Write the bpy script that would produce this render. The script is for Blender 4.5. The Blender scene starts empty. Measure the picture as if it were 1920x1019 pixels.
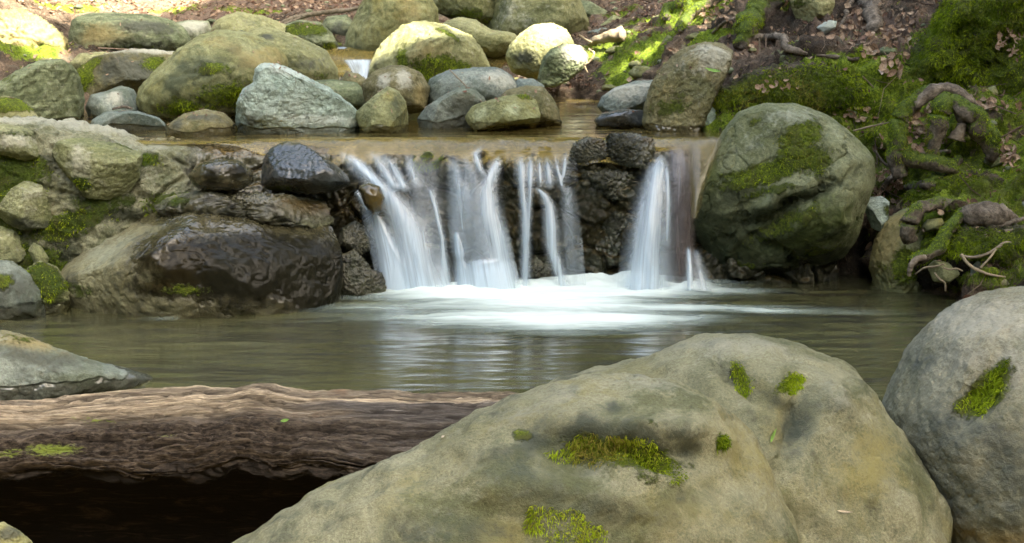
import bpy, bmesh, math, random
import numpy as np
from mathutils import Vector
R = math.radians
scene = bpy.context.scene
# ------------------------------------------------------------------ camera
F = 2667.0; CAMZ = 1.57; PITCH = math.atan(539.5 / F)
cam_d = bpy.data.cameras.new('camera'); cam = bpy.data.objects.new('camera', cam_d)
scene.collection.objects.link(cam); scene.camera = cam
cam_d.sensor_width = 36; cam_d.lens = F / 1920 * 36
cam_d.clip_start = 0.05; cam_d.clip_end = 300
cam.location = (0, 0, CAMZ); cam.rotation_euler = (math.pi / 2 - PITCH, 0, 0)
cam_d.dof.use_dof = True; cam_d.dof.focus_distance = 4.6; cam_d.dof.aperture_fstop = 11.0
# ------------------------------------------------------------------ world + sun
SUN = np.array([0.42, -0.36, 0.83]); SUN /= np.linalg.norm(SUN)
sun_el = math.asin(SUN[2]); sun_az = math.atan2(SUN[0], SUN[1])
world = bpy.data.worlds.new('World'); scene.world = world; world.use_nodes = True
wn = world.node_tree; bgn = wn.nodes['Background']
sky = wn.nodes.new('ShaderNodeTexSky'); sky.sky_type = 'NISHITA'; sky.sun_disc = False
sky.sun_elevation = sun_el; sky.sun_rotation = sun_az; sky.air_density = 1.0; sky.dust_density = 5.0; sky.ozone_density = 1.0
tint = wn.nodes.new('ShaderNodeMix'); tint.data_type = 'RGBA'; tint.blend_type = 'MULTIPLY'; tint.inputs[0].default_value = 1; tint.inputs[7].default_value = (1.0, .97, .86, 1)
wn.links.new(sky.outputs[0], tint.inputs[6]); wn.links.new(tint.outputs[2], bgn.inputs[0]); bgn.inputs[1].default_value = 0.15
sl = bpy.data.lights.new('sun', 'SUN'); so = bpy.data.objects.new('sun', sl); scene.collection.objects.link(so)
sl.energy = 5.0; sl.angle = R(0.5); sl.color = (1.0, 0.90, 0.74)
so.rotation_euler = Vector((-SUN[0], -SUN[1], -SUN[2])).to_track_quat('-Z', 'Y').to_euler()
scene.view_settings.view_transform = 'Standard'; scene.view_settings.look = 'None'
scene.view_settings.exposure = 2.87; scene.view_settings.gamma = 1.0
scene.cycles.transparent_max_bounces = 24; scene.cycles.max_bounces = 8
scene.cycles.caustics_reflective = False; scene.cycles.caustics_refractive = False
scene.cycles.sample_clamp_indirect = 6.0
# ------------------------------------------------------------------ pixel <-> world
ca, sa = math.cos(PITCH), math.sin(PITCH)
RIGHT = np.array([1., 0, 0]); FWD = np.array([0, ca, -sa]); UP = np.array([0, sa, ca]); CAM = np.array([0, 0, CAMZ])
def ray(px, py):
    return FWD + RIGHT * ((px - 960) / F) + UP * ((509.5 - py) / F)
def P(px, py, Y):
    d = ray(px, py); return CAM + d * (Y / d[1])
def YZ(py, z):                       # distance of the point of the plane z seen at row py
    d = ray(960, py); return d[1] * (z - CAMZ) / d[2]
def proj(v):
    q = v - CAM; f = q @ FWD
    return 960 + F * (q @ RIGHT) / f, 509.5 - F * (q @ UP) / f, f
def sstep(a, b, x):
    t = np.clip((x - a) / (b - a), 0, 1); return t * t * (3 - 2 * t)
# ------------------------------------------------------------------ noise
_r = np.random.RandomState(7)
PERM = np.concatenate([_r.permutation(512)] * 3).astype(np.int64)
GR = _r.normal(size=(512, 3)); GR /= np.linalg.norm(GR, axis=1)[:, None]
def hsh(i, j, k):
    return PERM[(PERM[(PERM[i & 511] + j) & 511] + k) & 511]
def pn(p):
    i = np.floor(p).astype(np.int64); f = p - i; u = f * f * f * (f * (f * 6 - 15) + 10)
    def g(a, b, c):
        h = hsh(i[:, 0] + a, i[:, 1] + b, i[:, 2] + c)
        return (GR[h] * (f - np.array([a, b, c]))).sum(1)
    x00 = g(0,0,0) * (1-u[:,0]) + g(1,0,0) * u[:,0]; x10 = g(0,1,0) * (1-u[:,0]) + g(1,1,0) * u[:,0]
    x01 = g(0,0,1) * (1-u[:,0]) + g(1,0,1) * u[:,0]; x11 = g(0,1,1) * (1-u[:,0]) + g(1,1,1) * u[:,0]
    return ((x00 * (1-u[:,1]) + x10 * u[:,1]) * (1-u[:,2]) + (x01 * (1-u[:,1]) + x11 * u[:,1]) * u[:,2]) * 1.5
def fbm(p, o=4, g=.5):
    s = 0; a = 1; q = p.copy()
    for _ in range(o):
        s = s + a * pn(q); q = q * 2.03 + 11.7; a *= g
    return s
def worley(p):
    i = np.floor(p).astype(np.int64); f1 = np.full(len(p), 9.); f2 = f1.copy(); cid = np.zeros(len(p), np.int64)
    for a in (-1, 0, 1):
        for b in (-1, 0, 1):
            for c in (-1, 0, 1):
                h = hsh(i[:,0]+a, i[:,1]+b, i[:,2]+c)
                q = i + np.array([a, b, c]) + 0.5 + 0.45 * GR[h]
                d = np.linalg.norm(p - q, axis=1)
                n = d < f1
                f2 = np.where(n, f1, np.minimum(f2, d)); cid = np.where(n, h, cid); f1 = np.where(n, d, f1)
    return f1, f2, cid
# ------------------------------------------------------------------ mesh helpers
def tag(o, label=None, cat=None, group=None, kind=None):
    if label: o['label'] = label
    if cat: o['category'] = cat
    if group: o['group'] = group
    if kind: o['kind'] = kind
    return o
def mesh(name, v, f, mat, parent=None, attrs=None, smooth=True, loc=None):
    v = np.asarray(v, float)
    if parent is not None: org = np.array(parent['_o'])
    else:
        org = np.array([v[:,0].mean(), v[:,1].mean(), v[:,2].min()]) if loc is None else np.asarray(loc, float)
    f = np.asarray(f); n = f.shape[1]
    me = bpy.data.meshes.new(name)
    me.vertices.add(len(v)); me.vertices.foreach_set('co', (v - org).ravel())
    me.loops.add(len(f) * n); me.loops.foreach_set('vertex_index', f.ravel().astype(np.int32))
    me.polygons.add(len(f)); me.polygons.foreach_set('loop_start', np.arange(0, len(f) * n, n, dtype=np.int32))
    me.polygons.foreach_set('loop_total', np.full(len(f), n, dtype=np.int32))
    me.polygons.foreach_set('use_smooth', np.full(len(f), bool(smooth)))
    if attrs:
        for k, a in attrs.items():
            at = me.attributes.new(k, 'FLOAT', 'POINT'); at.data.foreach_set('value', np.asarray(a, np.float32))
    me.update(calc_edges=True); me.materials.append(mat)
    o = bpy.data.objects.new(name, me); scene.collection.objects.link(o)
    if parent is not None: o.parent = parent
    else: o.location = org; o['_o'] = [float(t) for t in org]
    return o
def empty(name, loc):
    o = bpy.data.objects.new(name, None); scene.collection.objects.link(o)
    o.location = loc; o['_o'] = [float(t) for t in loc]; o.empty_display_size = .1; return o
def vnorm(v, f):
    n = np.zeros_like(v)
    a = v[f[:,1]] - v[f[:,0]]; b = v[f[:,-1]] - v[f[:,0]]
    fn = np.cross(a, b)
    for k in range(f.shape[1]):
        for c in range(3): n[:, c] += np.bincount(f[:, k], fn[:, c], len(v))
    return n / (np.linalg.norm(n, axis=1)[:, None] + 1e-12)
_ico = {}
def ico(s):
    if s not in _ico:
        b = bmesh.new(); bmesh.ops.create_icosphere(b, subdivisions=s, radius=1)
        v = np.array([q.co[:] for q in b.verts]); f = np.array([[w.index for w in q.verts] for q in b.faces]); b.free()
        _ico[s] = (v / np.linalg.norm(v, axis=1)[:, None], f)
    return _ico[s]
def gridf(nr, nc):
    i = np.arange(nr - 1)[:, None] * nc + np.arange(nc - 1)[None]
    i = i.ravel(); return np.stack([i, i + 1, i + nc + 1, i + nc], 1)
# ------------------------------------------------------------------ materials
class NT:
    def __init__(s, name):
        s.m = bpy.data.materials.new(name); s.m.use_nodes = True; s.t = s.m.node_tree; s.t.nodes.clear()
        s.out = s.t.nodes.new('ShaderNodeOutputMaterial')
    def n(s, ty, **k):
        o = s.t.nodes.new(ty)
        for a, b in k.items(): setattr(o, a, b)
        return o
    def l(s, a, b): s.t.links.new(a, b)
    def put(s, sock, v):
        if hasattr(v, 'is_linked') or isinstance(v, bpy.types.NodeSocket): s.l(v, sock)
        else: sock.default_value = v if not (isinstance(v, tuple) and len(v) == 3 and sock.type == 'RGBA') else v + (1,)
    def noise(s, co, sc, det=4, ro=.55, dist=0):
        o = s.n('ShaderNodeTexNoise'); s.l(co, o.inputs['Vector'])
        o.inputs['Scale'].default_value = sc; o.inputs['Detail'].default_value = det
        o.inputs['Roughness'].default_value = ro; o.inputs['Distortion'].default_value = dist
        return o.outputs['Fac']
    def mix(s, f, a, b):
        o = s.n('ShaderNodeMix', data_type='RGBA'); s.put(o.inputs[0], f); s.put(o.inputs[6], a); s.put(o.inputs[7], b); return o.outputs[2]
    def mul(s, f, a, b):
        o = s.n('ShaderNodeMix', data_type='RGBA', blend_type='MULTIPLY'); s.put(o.inputs[0], f); s.put(o.inputs[6], a); s.put(o.inputs[7], b); return o.outputs[2]
    def m_(s, op, a, b=0.0, c=0.0, clamp=False):
        o = s.n('ShaderNodeMath', operation=op, use_clamp=clamp); s.put(o.inputs[0], a); s.put(o.inputs[1], b)
        if op in ('MULTIPLY_ADD',): s.put(o.inputs[2], c)
        return o.outputs[0]
    def mr(s, v, a, b, c=0., d=1.):
        o = s.n('ShaderNodeMapRange', interpolation_type='SMOOTHSTEP'); s.put(o.inputs[0], v)
        for i, q in enumerate((a, b, c, d)): s.put(o.inputs[i + 1], q)
        return o.outputs[0]
    def at(s, name):
        o = s.n('ShaderNodeAttribute', attribute_name=name); return o.outputs['Fac']
    def mapp(s, co, scale, rot=(0,0,0)):
        o = s.n('ShaderNodeMapping'); s.l(co, o.inputs[0]); o.inputs['Scale'].default_value = scale; o.inputs['Rotation'].default_value = rot; return o.outputs[0]
    def bump(s, h, dist, strength=1.0, nrm=None):
        o = s.n('ShaderNodeBump'); s.l(h, o.inputs['Height']); o.inputs['Distance'].default_value = dist; o.inputs['Strength'].default_value = strength
        if nrm: s.l(nrm, o.inputs['Normal'])
        return o.outputs[0]
    def coord(s):
        c = s.n('ShaderNodeTexCoord').outputs['Object']; r = s.n('ShaderNodeObjectInfo').outputs['Random']
        o = s.n('ShaderNodeVectorMath', operation='ADD'); s.l(c, o.inputs[0])
        k = s.m_('MULTIPLY', r, 40.0); cx = s.n('ShaderNodeCombineXYZ'); s.l(k, cx.inputs[0]); s.l(k, cx.inputs[2]); s.l(cx.outputs[0], o.inputs[1])
        return o.outputs[0]
def rockmat(name, c1, c2, c3, dark=.35, fine=1.0, scale=1.0, wetall=0.0, rough=.82, stain=(.055,.06,.045), pale=(.42,.42,.34), yel=(.27,.22,.09), mossc=(.22,.29,.02), mossd=(.055,.085,.007), bumpy=1.0, lay=0.0, warm=None, algae=.55, fs=1.0):
    t = NT(name); co = t.coord()
    n1 = t.noise(co, 2.3 * scale, 5, .6, .6); n2 = t.noise(co, 8.5 * scale, 7, .62, .3); n3 = t.noise(co, 55 * fs, 5, .62); n4 = t.noise(co, 150 * fs, 3, .6)
    nm = t.noise(co, 26, 5, .7)
    col = t.mix(t.mr(n1, .36, .64), c1, c2)
    col = t.mix(t.m_('MULTIPLY', t.mr(n2, .50, .70), dark), col, c3)
    al = t.m_('MULTIPLY', t.mr(t.noise(co, 1.9 * scale, 6, .66, 1.1), .49, .62), algae); col = t.mix(al, col, (.055,.068,.026))
    if warm: col = t.mix(t.m_('MULTIPLY', t.mr(t.noise(co, 4.1 * scale, 5, .6, .8), .5, .68), .8), col, warm)
    col = t.mix(t.m_('MULTIPLY', t.mr(nm, .54, .72), .35), col, pale)
    if lay:
        w = t.noise(t.mapp(co, (2.5, 2.5, 22), (.3, .5, 0)), 1.6, 6, .65, 1.2)
        col = t.mul(lay, col, t.mix(t.mr(w, .38, .62), (.35,.35,.33), (1.25,1.25,1.25)))
    fv = t.mix(t.mr(n3, .3, .7), (.68,.68,.68), (1.3,1.3,1.3)); col = t.mul(fine * .62, col, fv)
    col = t.mul(fine * .55, col, t.mix(t.mr(n4, .3, .7), (.7,.7,.7), (1.28,1.28,1.28)))
    nw = t.m_('ADD', t.m_('MULTIPLY', t.m_('SUBTRACT', n2, .5), 1.0), t.m_('ADD', t.m_('MULTIPLY', t.m_('SUBTRACT', nm, .5), .8), t.m_('MULTIPLY', t.m_('SUBTRACT', n3, .5), .5)))
    def fac(a, amp=.6, lo=.38, hi=.62, nn=None):
        return t.mr(t.m_('ADD', t.at(a), t.m_('MULTIPLY', nw, amp)), lo, hi)
    col = t.mix(t.m_('MULTIPLY', fac('pale', 1.3, .15, .95), .7), col, pale)
    col = t.mix(t.m_('MULTIPLY', fac('yel', 1.3, .2, 1.), .85), col, yel)
    col = t.mix(t.m_('MULTIPLY', fac('stain', 1.3, .2, .9), .85), col, stain)
    # speckles
    vo = t.n('ShaderNodeTexVoronoi'); t.l(co, vo.inputs['Vector']); vo.inputs['Scale'].default_value = 30
    sp = t.mr(vo.outputs['Distance'], .05, .16, 1., 0.); sp = t.m_('MULTIPLY', sp, t.mr(n1, .45, .6)); col = t.mix(t.m_('MULTIPLY', sp, .5), col, stain)
    wet = t.m_('MAXIMUM', fac('wet', .5, .3, .7), wetall)
    col = t.mul(wet, col, (.42,.40,.38))
    mf = fac('moss', 1.15, .36, .62)
    mc = t.mix(t.mr(t.noise(co, 70, 5, .7), .35, .68), mossd, mossc); mc = t.mix(t.mr(n2, .45, .7), mc, (.10,.11,.025)); mc = t.mix(t.mr(n1, .5, .65), mc, t.mix(.6, mc, (.04,.06,.01)))
    col = t.mix(mf, col, mc)
    b = t.n('ShaderNodeBsdfPrincipled'); t.l(col, b.inputs['Base Color'])
    rr = t.mr(wet, 0., 1., rough, .16); rr = t.mr(mf, 0., 1., rr, .95); sf = fac('stain', 1.0, .3, .8); rr = t.m_('ADD', rr, t.m_('MULTIPLY', t.m_('MULTIPLY', sf, wet), .16)); t.l(rr, b.inputs['Roughness'])
    t.l(t.m_('MULTIPLY', t.m_('MULTIPLY_ADD', wet, .38, .3), t.m_('SUBTRACT', 1., t.m_('MULTIPLY', t.m_('MULTIPLY', sf, wet), .8))), b.inputs['Specular IOR Level'])
    h = t.m_('ADD', t.m_('MULTIPLY', n2, t.mr(wet, 0., 1., 1.0, .32)), t.m_('MULTIPLY', n3, t.mr(wet, 0., 1., .34, .10))); h = t.m_('ADD', h, t.m_('MULTIPLY', n4, t.mr(wet, 0., 1., .15, .02)))
    h = t.m_('ADD', h, t.m_('MULTIPLY', t.m_('MULTIPLY', mf, t.noise(co, 110, 4, .8)), 1.6))
    t.l(t.bump(h, .018 * bumpy, .9), b.inputs['Normal'])
    t.l(b.outputs[0], t.out.inputs[0]); return t.m
M = {}
M['olive'] = rockmat('olive_sandstone', (0.171,0.179,0.076), (0.234,0.242,0.116), (0.058,0.069,0.034), dark=.7, warm=(0.205,0.189,0.060), stain=(0.049,0.061,0.034), pale=(0.332,0.367,0.217), bumpy=.9)
M['olived'] = rockmat('dark_olive_sandstone', (0.122,0.126,0.048), (0.176,0.179,0.080), (0.043,0.053,0.024), dark=.75)
M['grey'] = rockmat('grey_green_stone', (0.127,0.158,0.080), (0.205,0.231,0.129), (0.049,0.065,0.034), dark=.75, lay=.45, bumpy=1.3)
M['blue'] = rockmat('blue_grey_stone', (0.101,0.130,0.113), (0.193,0.220,0.181), (0.051,0.060,0.054), dark=.6)
M['teal'] = rockmat('pale_turquoise_stone', (.27,.35,.29), (.38,.45,.38), (.13,.19,.15), dark=.55, bumpy=1.6, algae=.15, lay=.35, pale=(.48,.53,.47))
M['tan'] = rockmat('tan_boulder_stone', (0.214,0.215,0.093), (0.283,0.284,0.137), (0.098,0.100,0.044), dark=.5)
M['brown'] = rockmat('brown_river_stone', (0.122,0.110,0.048), (0.176,0.163,0.080), (0.043,0.045,0.024), dark=.65)
M['darkwet'] = rockmat('dark_wet_stone', (.05,.06,.06), (.12,.135,.135), (.02,.022,.02), dark=.7, wetall=.9, bumpy=.9, yel=(.16,.13,.02))
M['wetbrown'] = rockmat('wet_brown_stone', (0.115,0.105,0.054), (0.166,0.160,0.088), (0.037,0.040,0.025), dark=.6, bumpy=.5, algae=.3, yel=(0.184,0.130,0.025), stain=(.006,.007,.004), pale=(0.239,0.260,0.186))
M['wall'] = rockmat('mossy_mortared_rock', (0.146,0.163,0.068), (0.225,0.236,0.121), (0.058,0.068,0.032), dark=.75, bumpy=1.6, mossc=(0.088,0.137,0.016), lay=.3)
M['fallrock'] = rockmat('chipped_wet_bedrock', (.05,.053,.028), (.125,.12,.07), (.014,.018,.012), dark=.9, wetall=.65, bumpy=1.8, scale=1.5, algae=.8, yel=(.22,.14,.02), stain=(.012,.014,.01))
M['heroG'] = rockmat('smooth_grey_boulder', fs=1.9, c1=(.15,.152,.10), c2=(.24,.238,.17), c3=(.07,.078,.052), dark=.55, warm=(.17,.16,.10), stain=(.05,.062,.055), bumpy=.9, algae=.3, pale=(.34,.335,.27), yel=(.15,.11,.03))
M['round'] = rockmat('mossy_olive_boulder', (.10,.115,.05), (.17,.185,.10), (.038,.048,.025), dark=.7, bumpy=1.1, stain=(.022,.028,.010), yel=(.10,.135,.022), pale=(.34,.37,.29))
M['earth'] = rockmat('dark_rooty_earth', (.05,.04,.025), (.10,.08,.055), (.02,.016,.01), dark=.8, bumpy=3., stain=(.01,.008,.006), yel=(.12,.10,.05), pale=(.22,.17,.12))
TOPS = []
# ------------------------------------------------------------------ rocks
def outline_R(pts2, soft):
    c = np.array([(pts2[:,0].min() + pts2[:,0].max()) / 2, (pts2[:,1].min() + pts2[:,1].max()) / 2])
    q = pts2 - c; th = np.linspace(-math.pi, math.pi, 721)[:-1]; Rr = np.zeros(720)
    d = np.stack([np.cos(th), np.sin(th)], 1); n = len(q)
    for i in range(n):
        a = q[i]; e = q[(i + 1) % n] - a
        den = d[:,0] * e[1] - d[:,1] * e[0]; den = np.where(abs(den) < 1e-12, 1e-12, den)
        t = (a[0] * e[1] - a[1] * e[0]) / den; s = (a[0] * d[:,1] - a[1] * d[:,0]) / den
        ok = (s >= -1e-6) & (s <= 1 + 1e-6) & (t > 0); Rr = np.where(ok, np.maximum(Rr, t), Rr)
    k = np.exp(-.5 * (np.arange(-40, 41) / (soft * 2.)) ** 2); k /= k.sum()
    Rr = np.convolve(np.concatenate([Rr[-40:], Rr, Rr[:40]]), k, 'valid')
    return c, th, Rr
def blobattr(v, n, blobs):
    a = np.zeros(len(v))
    if not blobs: return a
    px, py, f = proj(v); front = (n * (CAM - v)).sum(1) > 0
    for b in blobs:
        x, y, rx, ry = b[:4]; ang = R(b[4]) if len(b) > 4 else 0; st = b[5] if len(b) > 5 else 1.0
        d = (px - x) ** 2 + (py - y) ** 2 + np.where(front, 0, 1e9); i = int(np.argmin(d)); c = v[i]
        s = f[i] / F; o = v - c; u = o @ RIGHT; w = o @ UP; z = o @ FWD
        uu = u * math.cos(ang) + w * math.sin(ang); ww = -u * math.sin(ang) + w * math.cos(ang)
        m = max(rx, ry) * s * 1.6
        a = np.maximum(a, st * np.exp(-.55 * ((uu / (rx * s)) ** 2 + (ww / (ry * s)) ** 2 + (z / m) ** 2)))
    return a
def rockverts(out, Yf, D, sub=6, soft=3., seed=1, amp=.05, facets=0, fk=.8, e=.85, under=0.0, toplean=0.0, crack=0.0, freq=1.0, rough=.012, shear=0.0):
    rs = np.random.RandomState(seed)
    o = np.array(out, float); cx = (o[:,0].min() + o[:,0].max()) / 2; cy = (o[:,1].min() + o[:,1].max()) / 2
    fw = ray(cx, cy); fw /= np.linalg.norm(fw); rt = np.cross(fw, [0, 0, 1]); rt /= np.linalg.norm(rt); up = np.cross(rt, fw)
    C = P(cx, cy, Yf + D * .62)
    pts = []
    for x, y in o:
        r_ = ray(x, y); q = CAM + r_ * (((C - CAM) @ fw) / (r_ @ fw)) - C; pts.append((q @ rt, q @ up))
    c2, th, Rr = outline_R(np.array(pts), soft)
    s, f = ico(sub); f = f[:, ::-1]; a, b, c = s[:,0], s[:,1], s[:,2]
    r = np.hypot(a, b); R_ = np.interp(np.arctan2(b, a), np.append(th, math.pi), np.append(Rr, Rr[0]))
    pl = R_ * np.power(r + 1e-9, e); cs = a / (r + 1e-9); sn = b / (r + 1e-9)
    dp = np.sign(c) * np.power(abs(c), e) * D
    size = float(np.mean(Rr))
    L = np.stack([pl * cs, pl * sn, dp], 1)
    if facets:
        for k in range(facets):
            nn = rs.normal(size=3); nn[2] = -abs(nn[2]) * 1.3 - .25; nn[1] += .3; nn /= np.linalg.norm(nn)
            dd = L @ nn; th_ = dd.max() * rs.uniform(.62, .86); ex = np.maximum(0, dd - th_)
            L = L - nn * (ex * fk)[:, None]
    L[:, 2] += L[:, 1] * shear
    v = C + np.outer(L[:,0] + c2[0], rt) + np.outer(L[:,1] + c2[1], up) + np.outer(L[:,2], fw)
    if toplean: v = v + fw * (toplean * size * sstep(.05, 1., L[:,1] / size) ** 1.0)[:, None]
    if under: v = v + fw * (under * size * sstep(.25, -1., L[:,1] / size))[:, None]
    n = vnorm(v, f); off = rs.uniform(0, 100, 3)
    q = (v - C) / size * 1.3 * freq + off
    edge = .35 + .65 * abs(c)          # keeps the outline close to the traced one
    disp = fbm(q, 4, .5) * amp * size * edge
    disp += fbm(q * 5.3, 4, .6) * rough * size * 2.2
    if crack:
        w = fbm(q * 1.7 + 31, 4, .55); disp -= crack * size * np.exp(-(w / .045) ** 2) * edge
    v = v + n * disp[:, None]
    return v, f
def rock(name, label, out, Yf, D, mat, cat='rock', group=None, moss=None, stain=None, wet=None, pale=None, yel=None, wetz=None, topmoss=0, parent=None, postfn=None, **k):
    v, f = rockverts(out, Yf, D, **k)
    if postfn: v = postfn(v, f)
    n = vnorm(v, f); at = {}
    for key, bl in (('moss', moss), ('stain', stain), ('wet', wet), ('pale', pale), ('yel', yel)): at[key] = blobattr(v, n, bl)
    if topmoss:
        at['moss'] = np.maximum(at['moss'], topmoss * sstep(.3, .9, n[:, 2]))
    if wetz is None and 7.7 < Yf < 9.95 and v[:,0].mean() < 1.6 and v[:,2].min() < .78: wetz = (.756, .055)
    if wetz is not None:
        z0, h = wetz; at['wet'] = np.maximum(at['wet'], 1 - sstep(z0, z0 + h, v[:, 2] + .5 * h * fbm(v * 4 + 3, 3)))
    o = mesh(name, v, f, M[mat], parent=parent, attrs=at)
    if parent is None: tag(o, label, cat, group)
    TOPS.append((v[n[:,2] > .55], n[n[:,2] > .55], name))
    o2 = (o, v, f, n, at); return o2
# moss blades
def mossmat():
    t = NT('moss_blade'); r = t.at('rnd'); g = t.at('tip')
    c = t.mix(r, (.10,.16,.012), (.38,.50,.03)); c = t.mix(t.mr(t.at('dry'), .45, .85), c, (.27,.24,.06))
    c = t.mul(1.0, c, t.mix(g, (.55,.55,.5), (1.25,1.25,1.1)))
    d = t.n('ShaderNodeBsdfDiffuse'); t.l(c, d.inputs[0]); tr = t.n('ShaderNodeBsdfTranslucent'); t.l(c, tr.inputs[0])
    m = t.n('ShaderNodeMixShader'); m.inputs[0].default_value = .45; t.l(d.outputs[0], m.inputs[1]); t.l(tr.outputs[0], m.inputs[2])
    t.l(m.outputs[0], t.out.inputs[0]); return t.m
M['mossb'] = mossmat()
def blades(parent, v, f, w, dens, ln, wd, seed=3, th=.45, name='moss', mat='mossb', maxn=60000, droop=.5, loose=None, lab=None):
    rs = np.random.RandomState(seed)
    a = v[f[:,1]] - v[f[:,0]]; b = v[f[:,2]] - v[f[:,0]]; fn = np.cross(a, b); ar = np.linalg.norm(fn, axis=1) * .5
    if f.shape[1] == 4: ar = ar * 2
    fw_ = w[f].mean(1); fw_ = fw_ + .35 * fbm(v[f[:,0]] * 14, 3); wt = ar * (fw_ > th)
    facing = (fn * (CAM - v[f[:,0]])).sum(1) > 0; wt = wt * np.where(facing, 1, .12)
    n = int(min(maxn, wt.sum() * dens))
    if n < 5: return None
    t = rs.choice(len(f), n, p=wt / wt.sum()); r1, r2 = rs.rand(n), rs.rand(n)
    m = r1 + r2 > 1; r1 = np.where(m, 1 - r1, r1); r2 = np.where(m, 1 - r2, r2)
    p = v[f[t,0]] + a[t] * r1[:,None] + b[t] * r2[:,None]
    if f.shape[1] == 4:
        sw = rs.rand(n) < .5; a2 = v[f[:,2]] - v[f[:,0]]; b2 = v[f[:,3]] - v[f[:,0]]
        p = np.where(sw[:,None], p, v[f[t,0]] + a2[t] * r1[:,None] + b2[t] * r2[:,None])
    nn = fn[t] / (np.linalg.norm(fn[t], axis=1)[:,None] + 1e-12)
    cl = np.stack([pn(p * 9 + 5), pn(p * 9 + 55), pn(p * 9 + 105)], 1)      # clump direction
    d = nn * .55 + rs.normal(size=(n,3)) * .45 + cl * .8 + np.array([0, 0, -droop])
    d /= np.linalg.norm(d, axis=1)[:,None]
    L = ln * (.4 + rs.rand(n) * 1.1) * (.7 + .8 * (pn(p * 6) + .3).clip(-.5, 1)); sd = np.cross(d, rs.normal(size=(n,3))); sd /= np.linalg.norm(sd, axis=1)[:,None]
    W = wd * (.6 + rs.rand(n) * .8)
    p = p - nn * .002
    b1 = p - sd * W[:,None] * .5; b2_ = p + sd * W[:,None] * .5; mid = p + d * (L * .55)[:,None] + nn * (L * .15)[:,None]
    tp = p + d * L[:,None] + np.array([0,0,-.25]) * L[:,None]
    V = np.stack([b1, b2_, mid + sd * W[:,None] * .35, tp, mid - sd * W[:,None] * .35], 1).reshape(-1, 3)
    i = np.arange(n) * 5; Fq = np.concatenate([np.stack([i, i+1, i+2], 1), np.stack([i, i+2, i+4], 1), np.stack([i+4, i+2, i+3], 1)])
    cr = np.clip(.5 + .9 * fbm(p * 5, 3) + rs.normal(size=n) * .18, 0, 1); dry = np.clip(.35 + fbm(p * 3.3 + 40, 3) * .5 + rs.normal(size=n) * .12, 0, 1)
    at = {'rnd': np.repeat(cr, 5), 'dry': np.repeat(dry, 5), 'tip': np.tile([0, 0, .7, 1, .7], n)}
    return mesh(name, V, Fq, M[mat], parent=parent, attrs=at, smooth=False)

def patches(o, v, f, n, blobs, dens, ln, wd, seed, th=.5, maxn=12000, **k):
    """one moss_patch part for each separate cushion"""
    A = np.stack([blobattr(v, n, [b]) for b in blobs]); own = A.argmax(0)
    done = set()
    for i in range(len(blobs)):
        if i in done: continue
        grp = [i]
        for j in range(i + 1, len(blobs)):      # cushions that run into one another are one
            if j in done: continue
            if any(math.hypot((blobs[g][0]-blobs[j][0]) / (max(blobs[g][2:4])+max(blobs[j][2:4])), (blobs[g][1]-blobs[j][1]) / (max(blobs[g][3],blobs[j][3])*2+4)) < .9 for g in grp): grp.append(j)
        done.update(grp); w = A[grp].max(0) * np.isin(own, grp)
        if w.max() > th: blades(o, v, f, w, dens, ln, wd, seed=seed + i, th=th, name='moss_patch', maxn=maxn, **k)
# ------------------------------------------------------------------ ground sheet
CP = [ # px, py, Y   points seen in the picture (soil surface)
 (60,0,13.2),(300,0,13.8),(500,-6,14.2),(900,-12,14.8),(1150,0,13.2),(1300,0,12.2),(1420,0,11),(1600,0,10.0),(1750,0,9.5),(1900,0,9.0),
 (60,60,11.6),(250,60,12.6),(640,60,12.2),(1120,60,11.8),(1200,70,11.0),(1290,60,10.6),(1130,115,10.9),(1180,150,10.2),(1130,172,10.35),(1050,175,10.6),
 (1240,110,9.9),(1330,110,9.2),(1380,100,9.0),(1340,185,8.35),(1420,110,8.9),(1500,110,8.75),(1650,105,8.5),(1650,50,9.2),(1500,50,9.4),(1420,50,9.8),
 (1360,215,8.15),(1440,180,8.1),(1520,190,8.0),(1620,200,7.95),(1680,290,7.75),(1640,330,7.8),(1650,400,7.72),(1640,470,7.68),
 (1760,90,8.5),(1900,90,8.35),(1720,160,8.1),(1850,160,8.0),(1910,230,7.75),(1760,290,7.6),(1880,310,7.5),(1760,350,7.42),(1900,380,7.3),
 (1700,385,7.5),(1780,430,7.15),(1900,450,7.0),(1750,490,7.05),(1850,505,6.95),(1920,520,6.9)]
pts = np.array([P(*c) for c in CP])
ex = [(x, y, .56) for x in (-1.6, -.8, 0, .8) for y in (7.9, 8.6, 9.3)] + [(.5, 10.0, .58), (.2,10.3,.62), (1.25,7.9,.55), (1.0,9.2,.56),(.75,9.8,.58)]
ex += [(-2.6, 8.4, .66), (-3.2, 9.5, .8), (-2.2, 9.8, .72), (-1.2, 10.2, .72), (-.5, 11.2, .85), (-2.6, 11, .95), (-4.2, 10, 1.3), (-4, 8, .95), (-5, 12, 2.0),(0,12.6,1.05),(-1.6,12.0,.95)]
ex += [(3.5, 8.3, 1.25), (3.6, 7.4, .95), (4.5, 8.2, 1.8), (3.3, 6.6, .5), (4.5, 6.6, 1.0), (4.6, 10, 2.3),(2.7,6.75,.33)]
ex += [(x, 18, 2.4 + abs(x) * .1) for x in (-9, -4, 0, 4, 9)] + [(x, 26, 6.2) for x in (-12, 0, 12)] + [(-9, 10, 3), (9, 9, 4), (-9, 5, 2.5), (9, 4, 2.8), (-8,0,2), (8,0,2)]
pts = np.concatenate([pts, np.array(ex, float)])
def tps(r): return np.where(r > 1e-9, r * r * np.log(r + 1e-12), 0)
Kp = pts[:, :2]; nK = len(Kp)
A = tps(np.linalg.norm(Kp[:,None] - Kp[None], axis=2)) + np.eye(nK) * .01
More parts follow.
